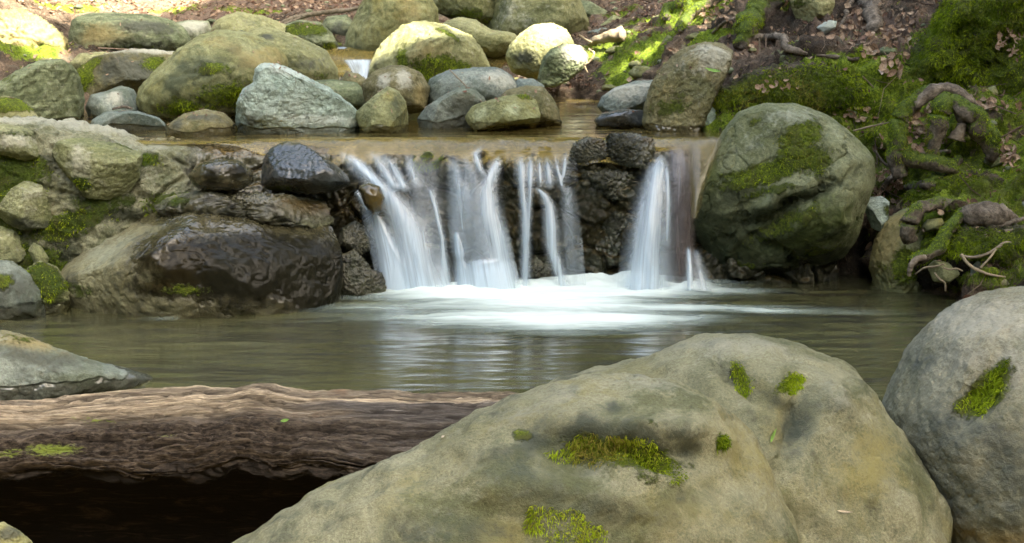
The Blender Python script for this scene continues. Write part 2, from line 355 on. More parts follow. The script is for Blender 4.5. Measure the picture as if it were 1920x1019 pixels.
Bp = np.concatenate([np.ones((nK,1)), Kp], 1); AA = np.block([[A, Bp], [Bp.T, np.zeros((3,3))]])
sol = np.linalg.solve(AA, np.concatenate([pts[:,2], np.zeros(3)]))
def gz(x, y):
    sh = x.shape; x = x.ravel(); y = y.ravel(); z = np.zeros(len(x))
    for i in range(0, len(x), 40000):
        xx, yy = x[i:i+40000], y[i:i+40000]
        z[i:i+40000] = tps(np.hypot(xx[:,None] - Kp[:,0], yy[:,None] - Kp[:,1])) @ sol[:nK] + sol[nK] + sol[nK+1] * xx + sol[nK+2] * yy
    far = sstep(9, 14, np.abs(x)) + sstep(24, 30, y) + sstep(1, -3, y)
    alt = np.maximum(.35 * (np.abs(x) - 6), .35 * (y - 9)); far = np.clip(far, 0, 1)
    z = z * (1 - far) + alt * far
    bank = 1.9 + .25 * sstep(7.6, 7.0, y)
    mx = sstep(bank + .22, bank - .06, x); low = sstep(7.78, 7.55, y) * mx
    low = np.maximum(low, sstep(6.86, 6.68, y) * sstep(4.2, 3.6, x))
    low = low * sstep(-3.8, -3.0, x)
    z = z * (1 - low) + np.minimum(z, -.38 - .65 * sstep(5.3, 4.7, y)) * low
    return z.reshape(sh)
def axis(segs):
    o = []
    for a, b, n in segs: o += list(np.linspace(a, b, n, endpoint=False))
    return np.array(o + [segs[-1][1]])
gx = axis([(-60,-12,25),(-12,-4.2,50),(-4.2,.2,190),(.2,1.2,70),(1.2,3.7,250),(3.7,6,50),(6,12,30),(12,60,25)])
gy = axis([(-30,2,30),(2,6.5,50),(6.5,9.8,300),(9.8,15,230),(15,30,60),(30,80,25)])
X, Y_ = np.meshgrid(gx, gy); Z = gz(X, Y_)
v = np.stack([X.ravel(), Y_.ravel(), Z.ravel()], 1); f = gridf(len(gy), len(gx))
# mossy humps, hollows and soil relief
def bump3(px, py, Y, r, h):
    c = P(px, py, Y); d = ((v[:, :2] - c[:2]) ** 2).sum(1); v[:, 2] += h * np.exp(-d / (r * r))
for b in [(1850,30,8.9,.28,.16),(1740,130,8.2,.16,.10),(1800,60,8.6,.2,.12),(1820,80,8.35,.1,-.16),(1855,110,8.25,.09,-.14),(1400,50,9.6,.2,.14),
          (1560,150,8.2,.2,.06),(1400,170,8.15,.15,.08),(1290,30,11,.25,.16),(1190,90,10.6,.25,.06),(1760,430,7.15,.16,.05),(1870,470,7.0,.18,.05),(1900,240,7.8,.15,.07),
          (1700,340,7.55,.10,.07),(1670,440,7.6,.12,-.1),(1650,470,7.7,.15,-.15)]: bump3(*b)
n = vnorm(v, f); dist = np.clip((v[:,2] + .3) * 3, 0, 1)
near = sstep(16, 12, v[:,1]) * sstep(5, 3.9, abs(v[:,0]))
q = v.copy()
w1, w2, cid = worley(q * np.array([5.5, 5.5, 5.5]) + 3)
rgt = sstep(1.2, 1.8, v[:,0])
rel = fbm(q * 2.2, 3) * (.05 + .05 * rgt) + fbm(q * 6, 4, .6) * (.03 + .03 * rgt) * near + (w2 - w1).clip(0, .5) * .035 * near
rd = 1 - np.abs(fbm(q * 3.7 + 50, 4, .55)); rel += (rd.clip(0, 1) ** 6) * (.035 + .03 * rgt) * near
v = v + n * (rel * dist)[:, None]
n = vnorm(v, f)
MOSS = [(1400,180,90,35,12),(1480,170,110,40),(1570,160,100,50),(1630,250,60,55),(1590,130,90,30),(1760,60,60,60,40),(1850,40,90,45),(1720,160,70,50),(1830,140,60,60),(1890,190,60,60),
        (1780,200,60,40),(1860,270,50,50),(1740,340,80,45),(1830,360,60,30),(1780,440,90,45),(1880,450,70,50),(1700,300,40,60),(1900,330,40,30),(1390,45,50,60,50),(1440,10,40,30),
        (1290,30,50,40),(1200,110,60,30,25),(1160,85,50,25),(1250,85,50,25),(1330,75,50,20),(1180,130,50,20,25),(1120,95,40,20),(40,90,60,30),(560,60,40,15),(620,85,20,15),(1310,12,60,20),(130,15,50,14,0,.7),(330,18,50,12,0,.7),(470,20,60,12,0,.8),(230,110,40,10,0,.6),(1150,25,40,14,0,.7),(1200,45,30,14),(940,72,40,10),
        (1820,500,80,30),(1700,260,40,40),(1790,300,50,50)]
gm = np.clip(blobattr(v, n, MOSS) * 1.1 + .45 * fbm(v * 3.4 + 7, 3) - .05, 0, 1.2)
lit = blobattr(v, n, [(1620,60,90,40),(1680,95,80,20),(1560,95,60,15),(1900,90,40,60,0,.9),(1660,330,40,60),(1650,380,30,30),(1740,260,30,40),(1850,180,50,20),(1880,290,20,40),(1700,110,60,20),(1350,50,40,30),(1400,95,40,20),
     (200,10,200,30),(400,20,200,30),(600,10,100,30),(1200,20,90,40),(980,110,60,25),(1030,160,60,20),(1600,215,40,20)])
def groundmat():
    t = NT('forest_soil'); co = t.n('ShaderNodeTexCoord').outputs['Object']
    n1 = t.noise(co, 3, 6, .65, .5); n2 = t.noise(co, 22, 6, .7, .4); n3 = t.noise(co, 90, 4, .7)
    c = t.mix(t.mr(n1, .35, .65), (.05,.038,.025), (.15,.11,.075)); c = t.mix(t.mr(n2, .5, .7), c, (.22,.17,.12))
    c = t.mix(t.m_('MULTIPLY', t.mr(t.noise(co, 6, 5, .7, 1.), .52, .66), .6), c, (.10,.11,.08))
    c = t.mix(t.m_('MULTIPLY', t.mr(t.noise(co, 1.6, 6, .68, 1.2), .48, .60), .75), c, (.028,.022,.014))
    c = t.mul(.9, c, t.mix(t.mr(n3, .3, .7), (.5,.5,.5), (1.5,1.45,1.4)))
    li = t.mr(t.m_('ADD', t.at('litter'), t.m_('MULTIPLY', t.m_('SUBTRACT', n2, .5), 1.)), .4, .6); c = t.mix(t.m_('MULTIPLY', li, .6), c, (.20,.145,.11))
    mf = t.mr(t.m_('ADD', t.at('moss'), t.m_('MULTIPLY', t.m_('SUBTRACT', n2, .5), 1.0)), .3, .5)
    mc = t.mix(t.mr(t.noise(co, 60, 5, .75), .35, .65), (.05,.085,.007), (.22,.30,.02)); mc = t.mix(t.mr(n1, .45, .7), mc, (.09,.11,.02))
    c = t.mix(mf, c, mc)
    # silty brown below the water line
    g = t.n('ShaderNodeNewGeometry'); sx = t.n('ShaderNodeSeparateXYZ'); t.l(g.outputs['Position'], sx.inputs[0])
    bed = t.m_('MULTIPLY', t.mr(sx.outputs[2], .66, .74, 1., 0.), t.mr(sx.outputs[0], 1.45, 1.7, 1., 0.))
    c = t.mix(t.m_('MULTIPLY', bed, .85), c, t.mix(t.mr(n2, .4, .65), (.15,.115,.045), (.30,.235,.10)))
    b = t.n('ShaderNodeBsdfPrincipled'); t.l(c, b.inputs['Base Color']); b.inputs['Roughness'].default_value = .9; b.inputs['Specular IOR Level'].default_value = .25
    t.l(t.bump(t.m_('ADD', n2, t.m_('MULTIPLY', n3, .6)), .03, 1.), b.inputs['Normal']); t.l(b.outputs[0], t.out.inputs[0]); return t.m
M['ground'] = groundmat()
ground = mesh('ground', v, f, M['ground'], attrs={'moss': gm, 'litter': lit}, loc=(0,0,0)); tag(ground, kind='structure')
GV, GF, GN, GM, GL = v, f, n, gm, lit
# fast surface lookup: nearest picture pixel of the ground sheet
gpx, gpy, gf_ = proj(GV); gvis = (gpx > -300) & (gpx < 2200) & (gpy > -200) & (gpy < 640) & (GV[:,1] > 6.4) & (GV[:,1] < 16) & ((GN * (CAM - GV)).sum(1) > 0)
gvi = np.where(gvis)[0]
def gpoint(px, py, lift=0.0):
    d = (gpx[gvi] - px) ** 2 + (gpy[gvi] - py) ** 2
    k = gvi[np.argsort(d)[:6]]; k = k[np.argmin(gf_[k])]
    return GV[k] + GN[k] * lift, GN[k]
# ------------------------------------------------------------------ rock wall under and beside the falls
tp = np.array([-400, -60, 100, 250, 340, 480, 640, 1000, 1330, 1480, 1700])
ztop = np.array([1.0, .88, .87, .735, .72, .70, .69, .69, .70, .74, .9])
yed = np.array([7.3, 7.15, 7.15, 7.25, 7.36, 7.46, 7.57, 7.60, 7.60, 7.6, 7.7])
ybt = np.array([7.2, 7.0, 7.03, 7.08, 7.1, 7.2, 7.42, 7.50, 7.5, 7.5, 7.6])
nc, nr = 900, 300
wx = np.linspace(-2.95, 1.75, nc); wpx = 960 + wx / 7.4 * F
zt, ye, yb = (np.interp(wpx, tp, q) for q in (ztop, yed, ybt))
bk = np.interp(wpx, [100, 340, 480, 700], [.42, .5, .3, .15])
prof = [(yb, zt * 0 - .5), (yb, zt * 0), (yb * .55 + ye * .45, zt * .5), (ye - .015, zt - .12), (ye + .01, zt - .03), (ye + .06, zt), (ye + bk, zt + .0), (ye + bk + .5, zt * 0 + .45)]
PY = np.array([p[0] for p in prof]); PZ = np.array([p[1] for p in prof])
ss = np.array([0, .14, .38, .58, .64, .70, .86, 1.0]); ti = np.linspace(0, 1, nr)
Yg = np.zeros((nr, nc)); Zg = np.zeros((nr, nc))
for j in range(nc):
    Yg[:, j] = np.interp(ti, ss, PY[:, j]); Zg[:, j] = np.interp(ti, ss, PZ[:, j])
k = np.exp(-.5 * (np.arange(-7, 8) / 3.) ** 2); k /= k.sum()
for G in (Yg, Zg):
    Gp = np.concatenate([G[:1].repeat(7, 0), G, G[-1:].repeat(7, 0)])
    G[:] = sum(k[i] * Gp[i:i + nr] for i in range(15))
v = np.stack([np.broadcast_to(wx, (nr, nc)).ravel(), Yg.ravel(), Zg.ravel()], 1); f = gridf(nr, nc)
n = vnorm(v, f); q = v + .05 * np.stack([fbm(v * 3 + 9, 3), fbm(v * 3 + 19, 3), fbm(v * 3 + 29, 3)], 1)
w1, w2, cid = worley(q * np.array([4.2, 4.2, 5.6]) + 17); e = w2 - w1
pxl = proj(v)[0]; cob = sstep(0, .18, e)
w3, w4, cid2 = worley(q * 13 + 7)
left = sstep(700, 560, pxl); right = sstep(1240, 1330, pxl)
ledge = sstep(.5, .9, n[:, 2])
d = fbm(v * 2.6, 3) * .03 + fbm(v * 6 + 80, 4, .6) * .022 + cob * (.045 - .022 * left) * (1 - .7 * ledge * left) + ((cid % 7) / 7. - .5) * (.05 - .02 * left) * cob * (1 - ledge) + fbm(v * 16, 4, .6) * .012
d += ((w4 - w3).clip(0, .35) * .05 + ((cid2 % 5) / 5. - .5) * .018 * sstep(0, .15, w4 - w3)) * (1 - left * .7) * (1 - .75 * ledge)
d = d * (1 - .85 * ledge * (1 - left)); v = v + n * d[:, None]; v[:,2] -= .02 * ledge * (1 - left); n = vnorm(v, f)
at = {}
at['moss'] = blobattr(v, n, [(30,330,50,40),(10,400,30,60),(130,420,60,20,20),(90,520,40,40),(60,480,50,20),(270,300,30,12),(330,380,60,20,0,.7),(800,300,25,20),(580,380,30,12,0,.6),(160,300,40,20,0,.5),(200,380,60,20,0,.7),(940,430,15,20,0,.5)])
at['stain'] = blobattr(v, n, [(900,400,40,120,0,.7),(700,430,60,90,0,.7),(1270,420,60,120,0,.9),(1080,500,60,40,0,.8),(60,300,60,12),(230,400,70,15),(180,360,30,30),(620,430,25,60),(120,470,30,40),(990,470,60,60,0,.6),(1170,470,50,60,0,.8),(840,420,25,100,0,.8)])
at['yel'] = blobattr(v, n, [(560,390,90,20),(1010,420,40,60),(1140,420,60,50),(960,420,30,50),(420,265,80,18),(640,262,100,14),(900,262,150,14),(760,265,90,14),(90,420,40,30,0,.6),(650,400,30,50)])
fz_w = sstep(600, 660, pxl) * sstep(.66, .58, v[:,2]); at['stain'] = np.maximum(at['stain'], fz_w * (.75 + .5 * fbm(v * 4 + 60, 3)))  # darker below the lip: shade of the wall painted into its colour
at['yel'] = np.maximum(at['yel'], 1.2 * sstep(.4, .8, n[:,2]) * sstep(330, 420, pxl))
at['pale'] = blobattr(v, n, [(200,320,70,30,0,.8),(60,225,160,10),(200,240,120,14,0,.9),(280,275,60,20,0,.6),(1100,410,40,30,0,.6)])
at['wet'] = np.clip(sstep(290, 420, pxl) * sstep(1.2, .7, v[:,2]), 0, 1) * .95
at['wet'] = np.maximum(at['wet'], 1 - sstep(.02, .1, v[:, 2]))
wallm = rockmat('mossy_mortared_rock_face', (.15,.155,.085), (.25,.25,.16), (.045,.05,.03), dark=.8, bumpy=2.4, scale=1.5, mossc=(.12,.18,.02), yel=(.21,.15,.045), pale=(.36,.37,.30), stain=(.020,.024,.012))
M['wallface'] = wallm
wall = mesh('rock_ledge', v, f, wallm, attrs=at); tag(wall, 'uneven mossy rock ledge that the stream spills over, wet and brown beneath the falls', 'rock ledge')
patches(wall, v, f, n, [(30,330,50,40),(10,400,30,60),(130,420,60,20,20),(90,520,40,40),(60,480,50,20),(270,300,30,12),(330,380,60,20,0,.7),(800,300,25,20)], 9000, .016, .004, 5, th=.45)
WV = v; WN = n
def union(parts, vox):
    v0 = []; f0 = []; k = 0
    for v, f in parts: v0.append(v); f0.append(f + k); k += len(v)
    me = bpy.data.meshes.new('tmp'); me.from_pydata(np.concatenate(v0).tolist(), [], np.concatenate(f0).tolist())
    o = bpy.data.objects.new('tmp', me); scene.collection.objects.link(o)
    m = o.modifiers.new('r', 'REMESH'); m.mode = 'VOXEL'; m.voxel_size = vox
    s = o.modifiers.new('s', 'SMOOTH'); s.factor = .5; s.iterations = 9
    dg = bpy.context.evaluated_depsgraph_get(); e = o.evaluated_get(dg); m2 = e.to_mesh()
    v = np.zeros(len(m2.vertices) * 3); m2.vertices.foreach_get('co', v); v = v.reshape(-1, 3)
    m2.calc_loop_triangles(); t = np.zeros(len(m2.loop_triangles) * 3, np.int32); m2.loop_triangles.foreach_get('vertices', t); t = t.reshape(-1, 3).copy()
    e.to_mesh_clear(); bpy.data.objects.remove(o); return v, t
def dents(v, n, ds):
    px, py, f = proj(v); front = (n * (CAM - v)).sum(1) > 0
    o = v.copy()
    for x, y, rx, ry, ang, h in ds:
        i = int(np.argmin((px - x) ** 2 + (py - y) ** 2 + np.where(front, 0, 1e9))); c = v[i]; s = f[i] / F; a = R(ang)
        d = v - c; u = d @ RIGHT; w = d @ UP; uu = u * math.cos(a) + w * math.sin(a); ww = -u * math.sin(a) + w * math.cos(a)
        g = np.exp(-((uu / (rx * s)) ** 2 + (ww / (ry * s)) ** 2 + ((d @ FWD) / (2.2 * max(rx, ry) * s)) ** 2))
        o += n * (h * g)[:, None]
    return o
# ------------------------------------------------------------------ individual rocks
MS = dict(dens=12000, ln=.014, wd=.0035)
def mrock(*a, blade=True, **k):
    r = rock(*a, **k)
    if blade and r[4]['moss'].max() > .5:
        patches(r[0], r[1], r[2], r[3], k['moss'], 14000 if k.get('seed') != 203 else 60000, .014 if k.get('seed') != 203 else .02, .0035, k.get('seed', 1) + 50, th=.55)
    return r
# --- upper pool and back bank
Rk = rock
mrock('boulder', 'long flat-topped grey green boulder below the back bank, upper left, streaked dark', [(128,62),(135,36),(170,25),(270,27),(318,36),(352,58),(362,88),(330,112),(260,112),(200,112),(132,112)], 11.3, .45, 'grey', seed=11, amp=.09, crack=.04, soft=3, yel=[(190,70,50,18),(180,48,40,10,0,.6)], stain=[(270,50,45,14),(250,85,70,14,0,.8)], moss=[(240,92,80,10,0,.5)])
rock('rock', 'small pale rock wedged behind the long flat boulder, upper left', [(322,44),(355,38),(392,40),(398,60),(385,90),(340,90)], 12.0, .2, 'grey', seed=12, sub=5, amp=.1, pale=[(360,50,30,15)])
rock('boulder', 'tan boulder whose top peeks out behind the big domed boulder', [(388,70),(405,38),(445,22),(495,32),(540,50),(560,85),(540,120),(400,120)], 11.4, .4, 'tan', seed=13, amp=.08, stain=[(470,45,12,10,0,.6)])
mrock('boulder', 'big smooth domed boulder, tan top and dark mossy belly, behind the small round wet rock', [(254,195),(260,168),(285,138),(330,98),(368,70),(408,57),(460,59),(512,80),(542,112),(530,170),(450,232),(400,262),(330,262),(290,245),(262,220)], 8.75, .48, 'olive', seed=14, amp=.06, soft=4, under=.35,
      stain=[(370,125,60,22,10),(330,150,30,20),(360,160,60,12,0,.7),(430,190,80,30,0,.9)], moss=[(400,128,28,12,0,.75),(440,180,70,22,10,.75),(350,205,60,20,0,.7)], yel=[(500,110,60,25,0,.8),(400,80,60,20,0,.5)])
rock('boulder', 'smooth tan boulder sloping down to the right, directly behind the pale turquoise rock', [(455,75),(470,56),(500,50),(560,70),(612,95),(634,130),(634,175),(560,180),(480,150)], 9.7, .4, 'tan', seed=15, amp=.07, stain=[(590,120,30,14,0,.7),(500,70,12,8)], moss=[(600,140,20,8,0,.5)])
mrock('rock', 'dark mossy sloping rock between the long flat boulder and the domed boulder', [(138,135),(178,106),(248,92),(335,98),(345,120),(300,150),(250,185),(165,185),(150,155)], 9.7, .4, 'brown', seed=16, facets=4, soft=2, amp=.06, pale=[(210,97,60,8),(290,96,50,6)], moss=[(155,145,20,28),(165,125,25,10,30),(290,120,22,14,0,.9)], stain=[(240,130,60,25)])
rock('boulder', 'blocky grey green boulder at the left frame edge with veined surface', [(-30,165),(0,150),(40,130),(75,114),(118,113),(142,130),(160,160),(169,195),(168,235),(40,250),(-40,250),(-60,200)], 8.3, .36, 'grey', seed=17, facets=5, soft=2, amp=.08, crack=.03, rough=.01, moss=[(20,150,30,10,0,.5)])
rock('rock', 'low blue grey rock wedged between blocky left boulder and domed boulder', [(160,200),(170,178),(200,172),(228,160),(250,168),(262,190),(262,240),(170,240)], 8.8, .3, 'blue', seed=18, sub=5, facets=3, soft=2, amp=.05, pale=[(215,180,12,16)])
rock('rock', 'low flat dark slab resting in front of the blue grey rock', [(168,228),(195,211),(230,207),(262,210),(300,222),(320,245),(280,256),(180,256)], 8.05, .22, 'blue', seed=19, sub=5, facets=3, amp=.04)
rock('rock', 'small round wet brown rock half sunk at the foot of the domed boulder', [(308,252),(318,232),(345,214),(385,205),(420,212),(438,230),(444,256),(420,280),(330,280)], 7.86, .18, 'brown', seed=20, amp=.03, stain=[(330,235,14,12),(385,222,30,8,0,.8)], wetz=(.76,.05))
rock('rock', 'pale turquoise angular rock standing in the upper pool', [(436,235),(443,195),(457,168),(475,155),(478,128),(492,118),(520,120),(562,138),(615,165),(650,190),(678,215),(685,240),(670,262),(560,270),(450,262)], 7.86, .34, 'teal', seed=21, facets=7, soft=1.2, amp=.07, crack=.03, rough=.010, sub=7, stain=[(470,225,20,16,0,.7),(462,190,10,30,0,.5)], pale=[(530,130,40,10,-15),(600,225,70,8)])
mrock('rock', 'yellow mossy rock at the left frame edge just above the ledge', [(-40,205),(-20,185),(10,180),(35,187),(60,204),(76,225),(60,245),(-40,245)], 7.9, .2, 'tan', seed=22, sub=5, amp=.05, moss=[(20,195,50,14)], yel=[(20,195,50,15)])
rock('rock', 'greenish rock half hidden behind the right shoulder of the turquoise rock', [(585,152),(625,149),(668,155),(688,175),(688,205),(620,210),(590,180)], 8.95, .2, 'grey', seed=23, sub=5, amp=.06, soft=2)
rock('rock', 'pointed grey rock with a dark wet foot, just right of the turquoise rock', [(665,212),(690,190),(712,172),(727,163),(748,172),(760,190),(765,215),(766,262),(680,262)], 7.98, .2, 'olive', seed=24, facets=5, soft=1.5, amp=.05, stain=[(745,200,14,30,0,.8)], wetz=(.76,.07))
rock('rock', 'round brown grey rock behind the pointed rock, below the sunlit boulder', [(678,160),(700,135),(730,124),(758,124),(788,136),(806,165),(800,205),(770,215),(690,210)], 8.6, .3, 'brown', seed=25, amp=.06, pale=[(755,145,14,18),(720,150,12,20,0,.7)], yel=[(790,185,12,20)])
mrock('boulder', 'large pale boulder with sunlit white top and mossy front, centre of the back row', [(682,160),(690,130),(702,100),(722,72),(752,48),(792,39),(838,48),(880,66),(905,95),(922,130),(920,175),(830,190),(700,185)], 10.0, .55, 'tan', seed=26, facets=5, soft=2, amp=.05, moss=[(830,122,50,16,0,.9),(755,118,12,30,0,.85),(790,140,30,12,0,.9),(835,60,30,6,-35,.7)], yel=[(800,110,50,30,0,.8)], stain=[(710,120,16,40,0,.6)])
rock('boulder', 'tall grey tan boulder, cropped by the top edge, behind the sunlit boulder', [(644,112),(650,62),(670,20),(700,-30),(760,-50),(800,-20),(822,20),(822,60),(780,100),(720,128),(660,128)], 11.6, .5, 'olive', seed=27, amp=.05, soft=4, yel=[(760,20,50,40,0,.6)], stain=[(670,100,30,20,0,.8)])
mrock('rock', 'dark slab with mossy flat underside, cropped at top centre', [(790,6),(815,-18),(870,-40),(940,-30),(940,40),(900,55),(860,42),(820,24)], 12.2, .4, 'olived', seed=28, facets=4, soft=1.5, amp=.05, moss=[(880,30,40,14,0,.6)])
rock('boulder', 'broad olive boulder cropped by the top edge, centre right', [(908,60),(912,20),(925,-30),(980,-60),(1050,-50),(1082,-10),(1100,30),(1112,75),(1090,95),(1000,95),(920,85)], 12.0, .5, 'olived', seed=29, facets=3, amp=.04, soft=3, pale=[(960,20,40,40,0,.4)])
rock('rock', 'smooth tan rock sloping right behind the sunlit pale boulder', [(820,60),(832,42),(860,33),(892,38),(922,57),(965,62),(980,85),(930,110),(850,100)], 11.3, .3, 'tan', seed=30, amp=.05)
rock('boulder', 'domed rock with dazzling sunlit crown above dark leaf-strewn soil', [(948,105),(958,82),(975,64),(1000,47),(1035,44),(1062,56),(1076,80),(1078,115),(1050,140),(1000,150),(960,138)], 10.3, .3, 'tan', seed=31, amp=.05, soft=3, stain=[(985,110,22,12)], crack=.03)
rock('rock', 'angular grey rock, its right half sunlit, in front of the dazzling dome', [(1008,148),(1018,110),(1032,92),(1060,81),(1092,87),(1110,103),(1098,125),(1065,152),(1040,164),(1012,162)], 9.9, .24, 'grey', seed=32, facets=7, soft=1.2, amp=.06, crack=.04, pale=[(1085,100,25,15)])
rock('rock', 'wide pale grey rock with light right side, behind the small central wet rocks', [(795,175),(806,148),(840,133),(890,127),(932,127),(955,138),(972,160),(975,195),(900,205),(800,205)], 8.75, .3, 'blue', seed=33, amp=.05, pale=[(940,150,30,16)], soft=3)
rock('rock', 'dark blue and brown wet rock sloping left in the upper pool centre', [(780,225),(800,200),(832,178),(860,163),(888,166),(910,185),(918,230),(880,248),(790,248)], 8.22, .22, 'blue', seed=34, facets=2, amp=.05, stain=[(870,200,30,20)], yel=[(870,185,20,12,0,.5)], wetz=(.76,.1))
mrock('rock', 'knobbly olive rock with mossy ridge lying in the upper pool', [(870,222),(884,200),(910,190),(950,180),(985,175),(1006,187),(1013,215),(1010,245),(890,248)], 8.02, .17, 'olive', seed=35, facets=5, soft=1.5, amp=.07, moss=[(985,182,20,6,0,.7)], wetz=(.76,.06), pale=[(960,205,10,12),(900,215,10,10)])
rock('rock', 'rounded brown rock peeking out behind the knobbly olive rock', [(932,190),(950,170),(985,161),(1018,163),(1035,182),(1047,205),(1054,235),(1010,240),(950,225)], 8.3, .22, 'brown', seed=36, amp=.04, soft=2)
rock('rock', 'thin dark rock tip just above the rounded brown rock', [(958,165),(972,148),(1000,148),(1020,160),(1022,185),(965,185)], 8.85, .15, 'blue', seed=37, sub=5, amp=.05)
rock('rock', 'flat pale blue rock touching the left side of the big leaning boulder', [(1120,200),(1128,182),(1150,166),(1190,153),(1235,150),(1250,200),(1240,225),(1140,225)], 8.7, .28, 'blue', seed=38, facets=3, soft=2, amp=.04, pale=[(1180,168,50,14),(1190,185,40,10,0,.6)], wetz=(.76,.06))
rock('rock', 'dark wet low rock awash in front of the flat pale blue rock', [(1112,225),(1130,212),(1170,206),(1215,208),(1230,225),(1200,240),(1120,240)], 8.25, .14, 'darkwet', seed=39, sub=5, amp=.09, facets=4)
mrock('boulder', 'big leaning brownish boulder with paler top facet, right of the upper pool', [(1204,235),(1208,195),(1222,155),(1245,120),(1278,92),(1320,79),(1362,77),(1378,88),(1368,130),(1340,185),(1325,225),(1310,262),(1220,262)], 8.05, .38, 'brown', seed=40, facets=5, soft=1.8, amp=.06, crack=.03, sub=7, pale=[(1340,105,35,25),(1320,120,30,20,0,.6)], yel=[(1240,190,30,50,0,.5)], moss=[(1260,200,40,25,0,.55)])
rock('rock', 'small pale turquoise stone tucked under the mossy bank beside the leaning boulder', [(1300,238),(1308,212),(1330,196),(1345,205),(1345,250),(1305,255)], 8.15, .12, 'teal', seed=41, sub=5, amp=.06)
rock('rock', 'grey slab leaning behind the right side of the broad olive boulder', [(1078,20),(1085,0),(1105,2),(1140,22),(1142,38),(1120,48),(1085,42)], 12.6, .2, 'grey', seed=42, sub=5, facets=4, soft=1.5, amp=.04)
rock('rock', 'small olive stone on the slope right of the broad olive boulder', [(1122,50),(1150,28),(1172,36),(1172,56),(1130,62)], 12.2, .12, 'olive', seed=43, sub=5, amp=.05)
rock('rock', 'low pale slab on the slope behind the sunlit log end', [(1100,60),(1130,52),(1165,58),(1170,70),(1110,75)], 11.9, .15, 'blue', seed=44, sub=5, amp=.04)
mrock('rock', 'mossy grey rock at the back with a bright green patch, upper centre left', [(524,62),(535,46),(560,38),(600,42),(622,62),(636,88),(620,110),(570,105),(530,90)], 11.5, .3, 'grey', seed=45, amp=.06, moss=[(575,56,34,12,0,1),(620,92,14,10,0,1)], facets=3)
rock('rock', 'dark grey rock left of the tall grey tan boulder', [(602,50),(612,32),(650,28),(665,45),(660,90),(625,85)], 12.2, .22, 'grey', seed=46, sub=5, amp=.06, stain=[(635,65,20,20)])
rock('rock', 'small brown stones edge beside the little back cascade', [(640,150),(648,135),(672,138),(690,152),(690,170),(645,175)], 9.3, .12, 'brown', seed=47, sub=5, amp=.05)
mrock('boulder', 'sunlit mossy hummock with dry needles at the far left', [(-60,110),(-40,50),(0,22),(50,22),(95,48),(122,70),(132,95),(112,120),(60,140),(0,150),(-60,150)], 10.6, .4, 'olived', seed=48, amp=.12, rough=.04, moss=[(30,115,80,22),(90,110,40,22,0,.9)], yel=[(60,80,90,40)])
rock('rock', 'small flat pale stone bed between the dark mossy rock and blocky left boulder', [(128,120),(150,100),(200,97),(230,104),(200,130),(140,135)], 10.2, .15, 'tan', seed=49, sub=5, amp=.06)
# --- right bank stones
mrock('rock', 'pale pointed stone hanging over the right bank, cropped at the top', [(1474,-30),(1482,10),(1496,45),(1514,66),(1526,50),(1532,34),(1556,35),(1566,5),(1560,-30)], 9.3, .16, 'tan', seed=60, facets=2, soft=1, amp=.03, moss=[(1500,5,30,16,0,.5)])
rock('rock', 'small teal stone lying in leaf litter on the right bank', [(1570,76),(1580,66),(1598,68),(1610,78),(1600,86),(1578,84)], 8.72, .05, 'teal', seed=61, sub=5, amp=.05, moss=[(1604,78,8,6,0,.7)])
rock('rock', 'white chipped stone leaning beside the pointed stone', [(1530,52),(1552,38),(1570,40),(1566,54),(1545,66)], 9.0, .05, 'teal', seed=62, sub=5, facets=4, amp=.04, pale=[(1550,50,20,12)])
rock('rock', 'flat grey stone chip next to the grey root', [(1482,88),(1500,80),(1508,94),(1512,104),(1492,98)], 8.65, .03, 'grey', seed=63, sub=4, facets=3, amp=.03, pale=[(1500,92,12,8)])
rock('rock', 'pale square stone chip in the moss above the root arch', [(1676,146),(1694,144),(1702,156),(1686,162)], 8.05, .02, 'teal', seed=64, sub=4, soft=1, facets=3, amp=.02)
def rough_folds(v, f):
    w = v + .05 * np.stack([fbm(v * 5 + 3, 3), fbm(v * 5 + 23, 3), fbm(v * 5 + 43, 3)], 1)
    d = dents(w, vnorm(v, f), [(1480,385,110,8,26,-.05),(1470,362,110,12,24,.03),(1440,420,60,20,35,-.05),(1510,425,70,22,28,.03),(1470,475,90,7,-18,-.04),(1540,505,60,12,0,.03),(1390,400,16,50,-35,-.04),(1575,420,12,60,-15,.03),(1380,460,60,10,40,.03)]) - w
    n_ = vnorm(v, f); z = sstep(.75, .3, v[:,2]); q1, q2, _c = worley(v * np.array([5, 5, 7]) + 3 + .4 * fbm(v * 4, 3)[:, None])
    return v + d
mrock('boulder', 'big round boulder right of the falls with green moss patch and dark mossy underside', [(1296,400),(1312,340),(1330,298),(1352,245),(1382,210),(1432,196),(1492,195),(1545,212),(1598,250),(1638,298),(1640,345),(1622,392),(1616,430),(1592,482),(1552,505),(1490,528),(1470,575),(1330,590),(1292,540),(1284,470)], 7.2, .42, 'round', seed=65, facets=3, under=.8, soft=2.2, amp=.06, crack=.025, sub=8, rough=.006, freq=.8,
      moss=[(1495,262,45,24,35,.9),(1455,318,85,18,18,1),(1400,335,40,18,0,.75),(1510,300,45,26,0,.85),(1420,225,26,8,30,.5),(1480,420,80,20,30,.6),(1390,500,60,16,0,.5),(1540,470,50,16,20,.55),(1440,360,60,12,15,.6)],
      stain=[(1370,370,50,25,30),(1470,385,110,12,22,1.1),(1400,440,110,45,10,1),(1500,500,130,40,0,1.1),(1560,450,60,40,0,.6),(1350,480,80,80,0,1.2),(1360,300,25,30,0,.6),(1330,400,40,60,0,.9),(1560,440,40,10,30,.9)], yel=[(1500,440,110,50,10,.8),(1540,400,60,40,0,.6),(1330,330,20,60,0,.7),(1410,470,60,20,0,.6)], pale=[(1480,220,50,16,-10,.7),(1395,270,30,18,0,.4)], wetz=(.02,.1), postfn=rough_folds)
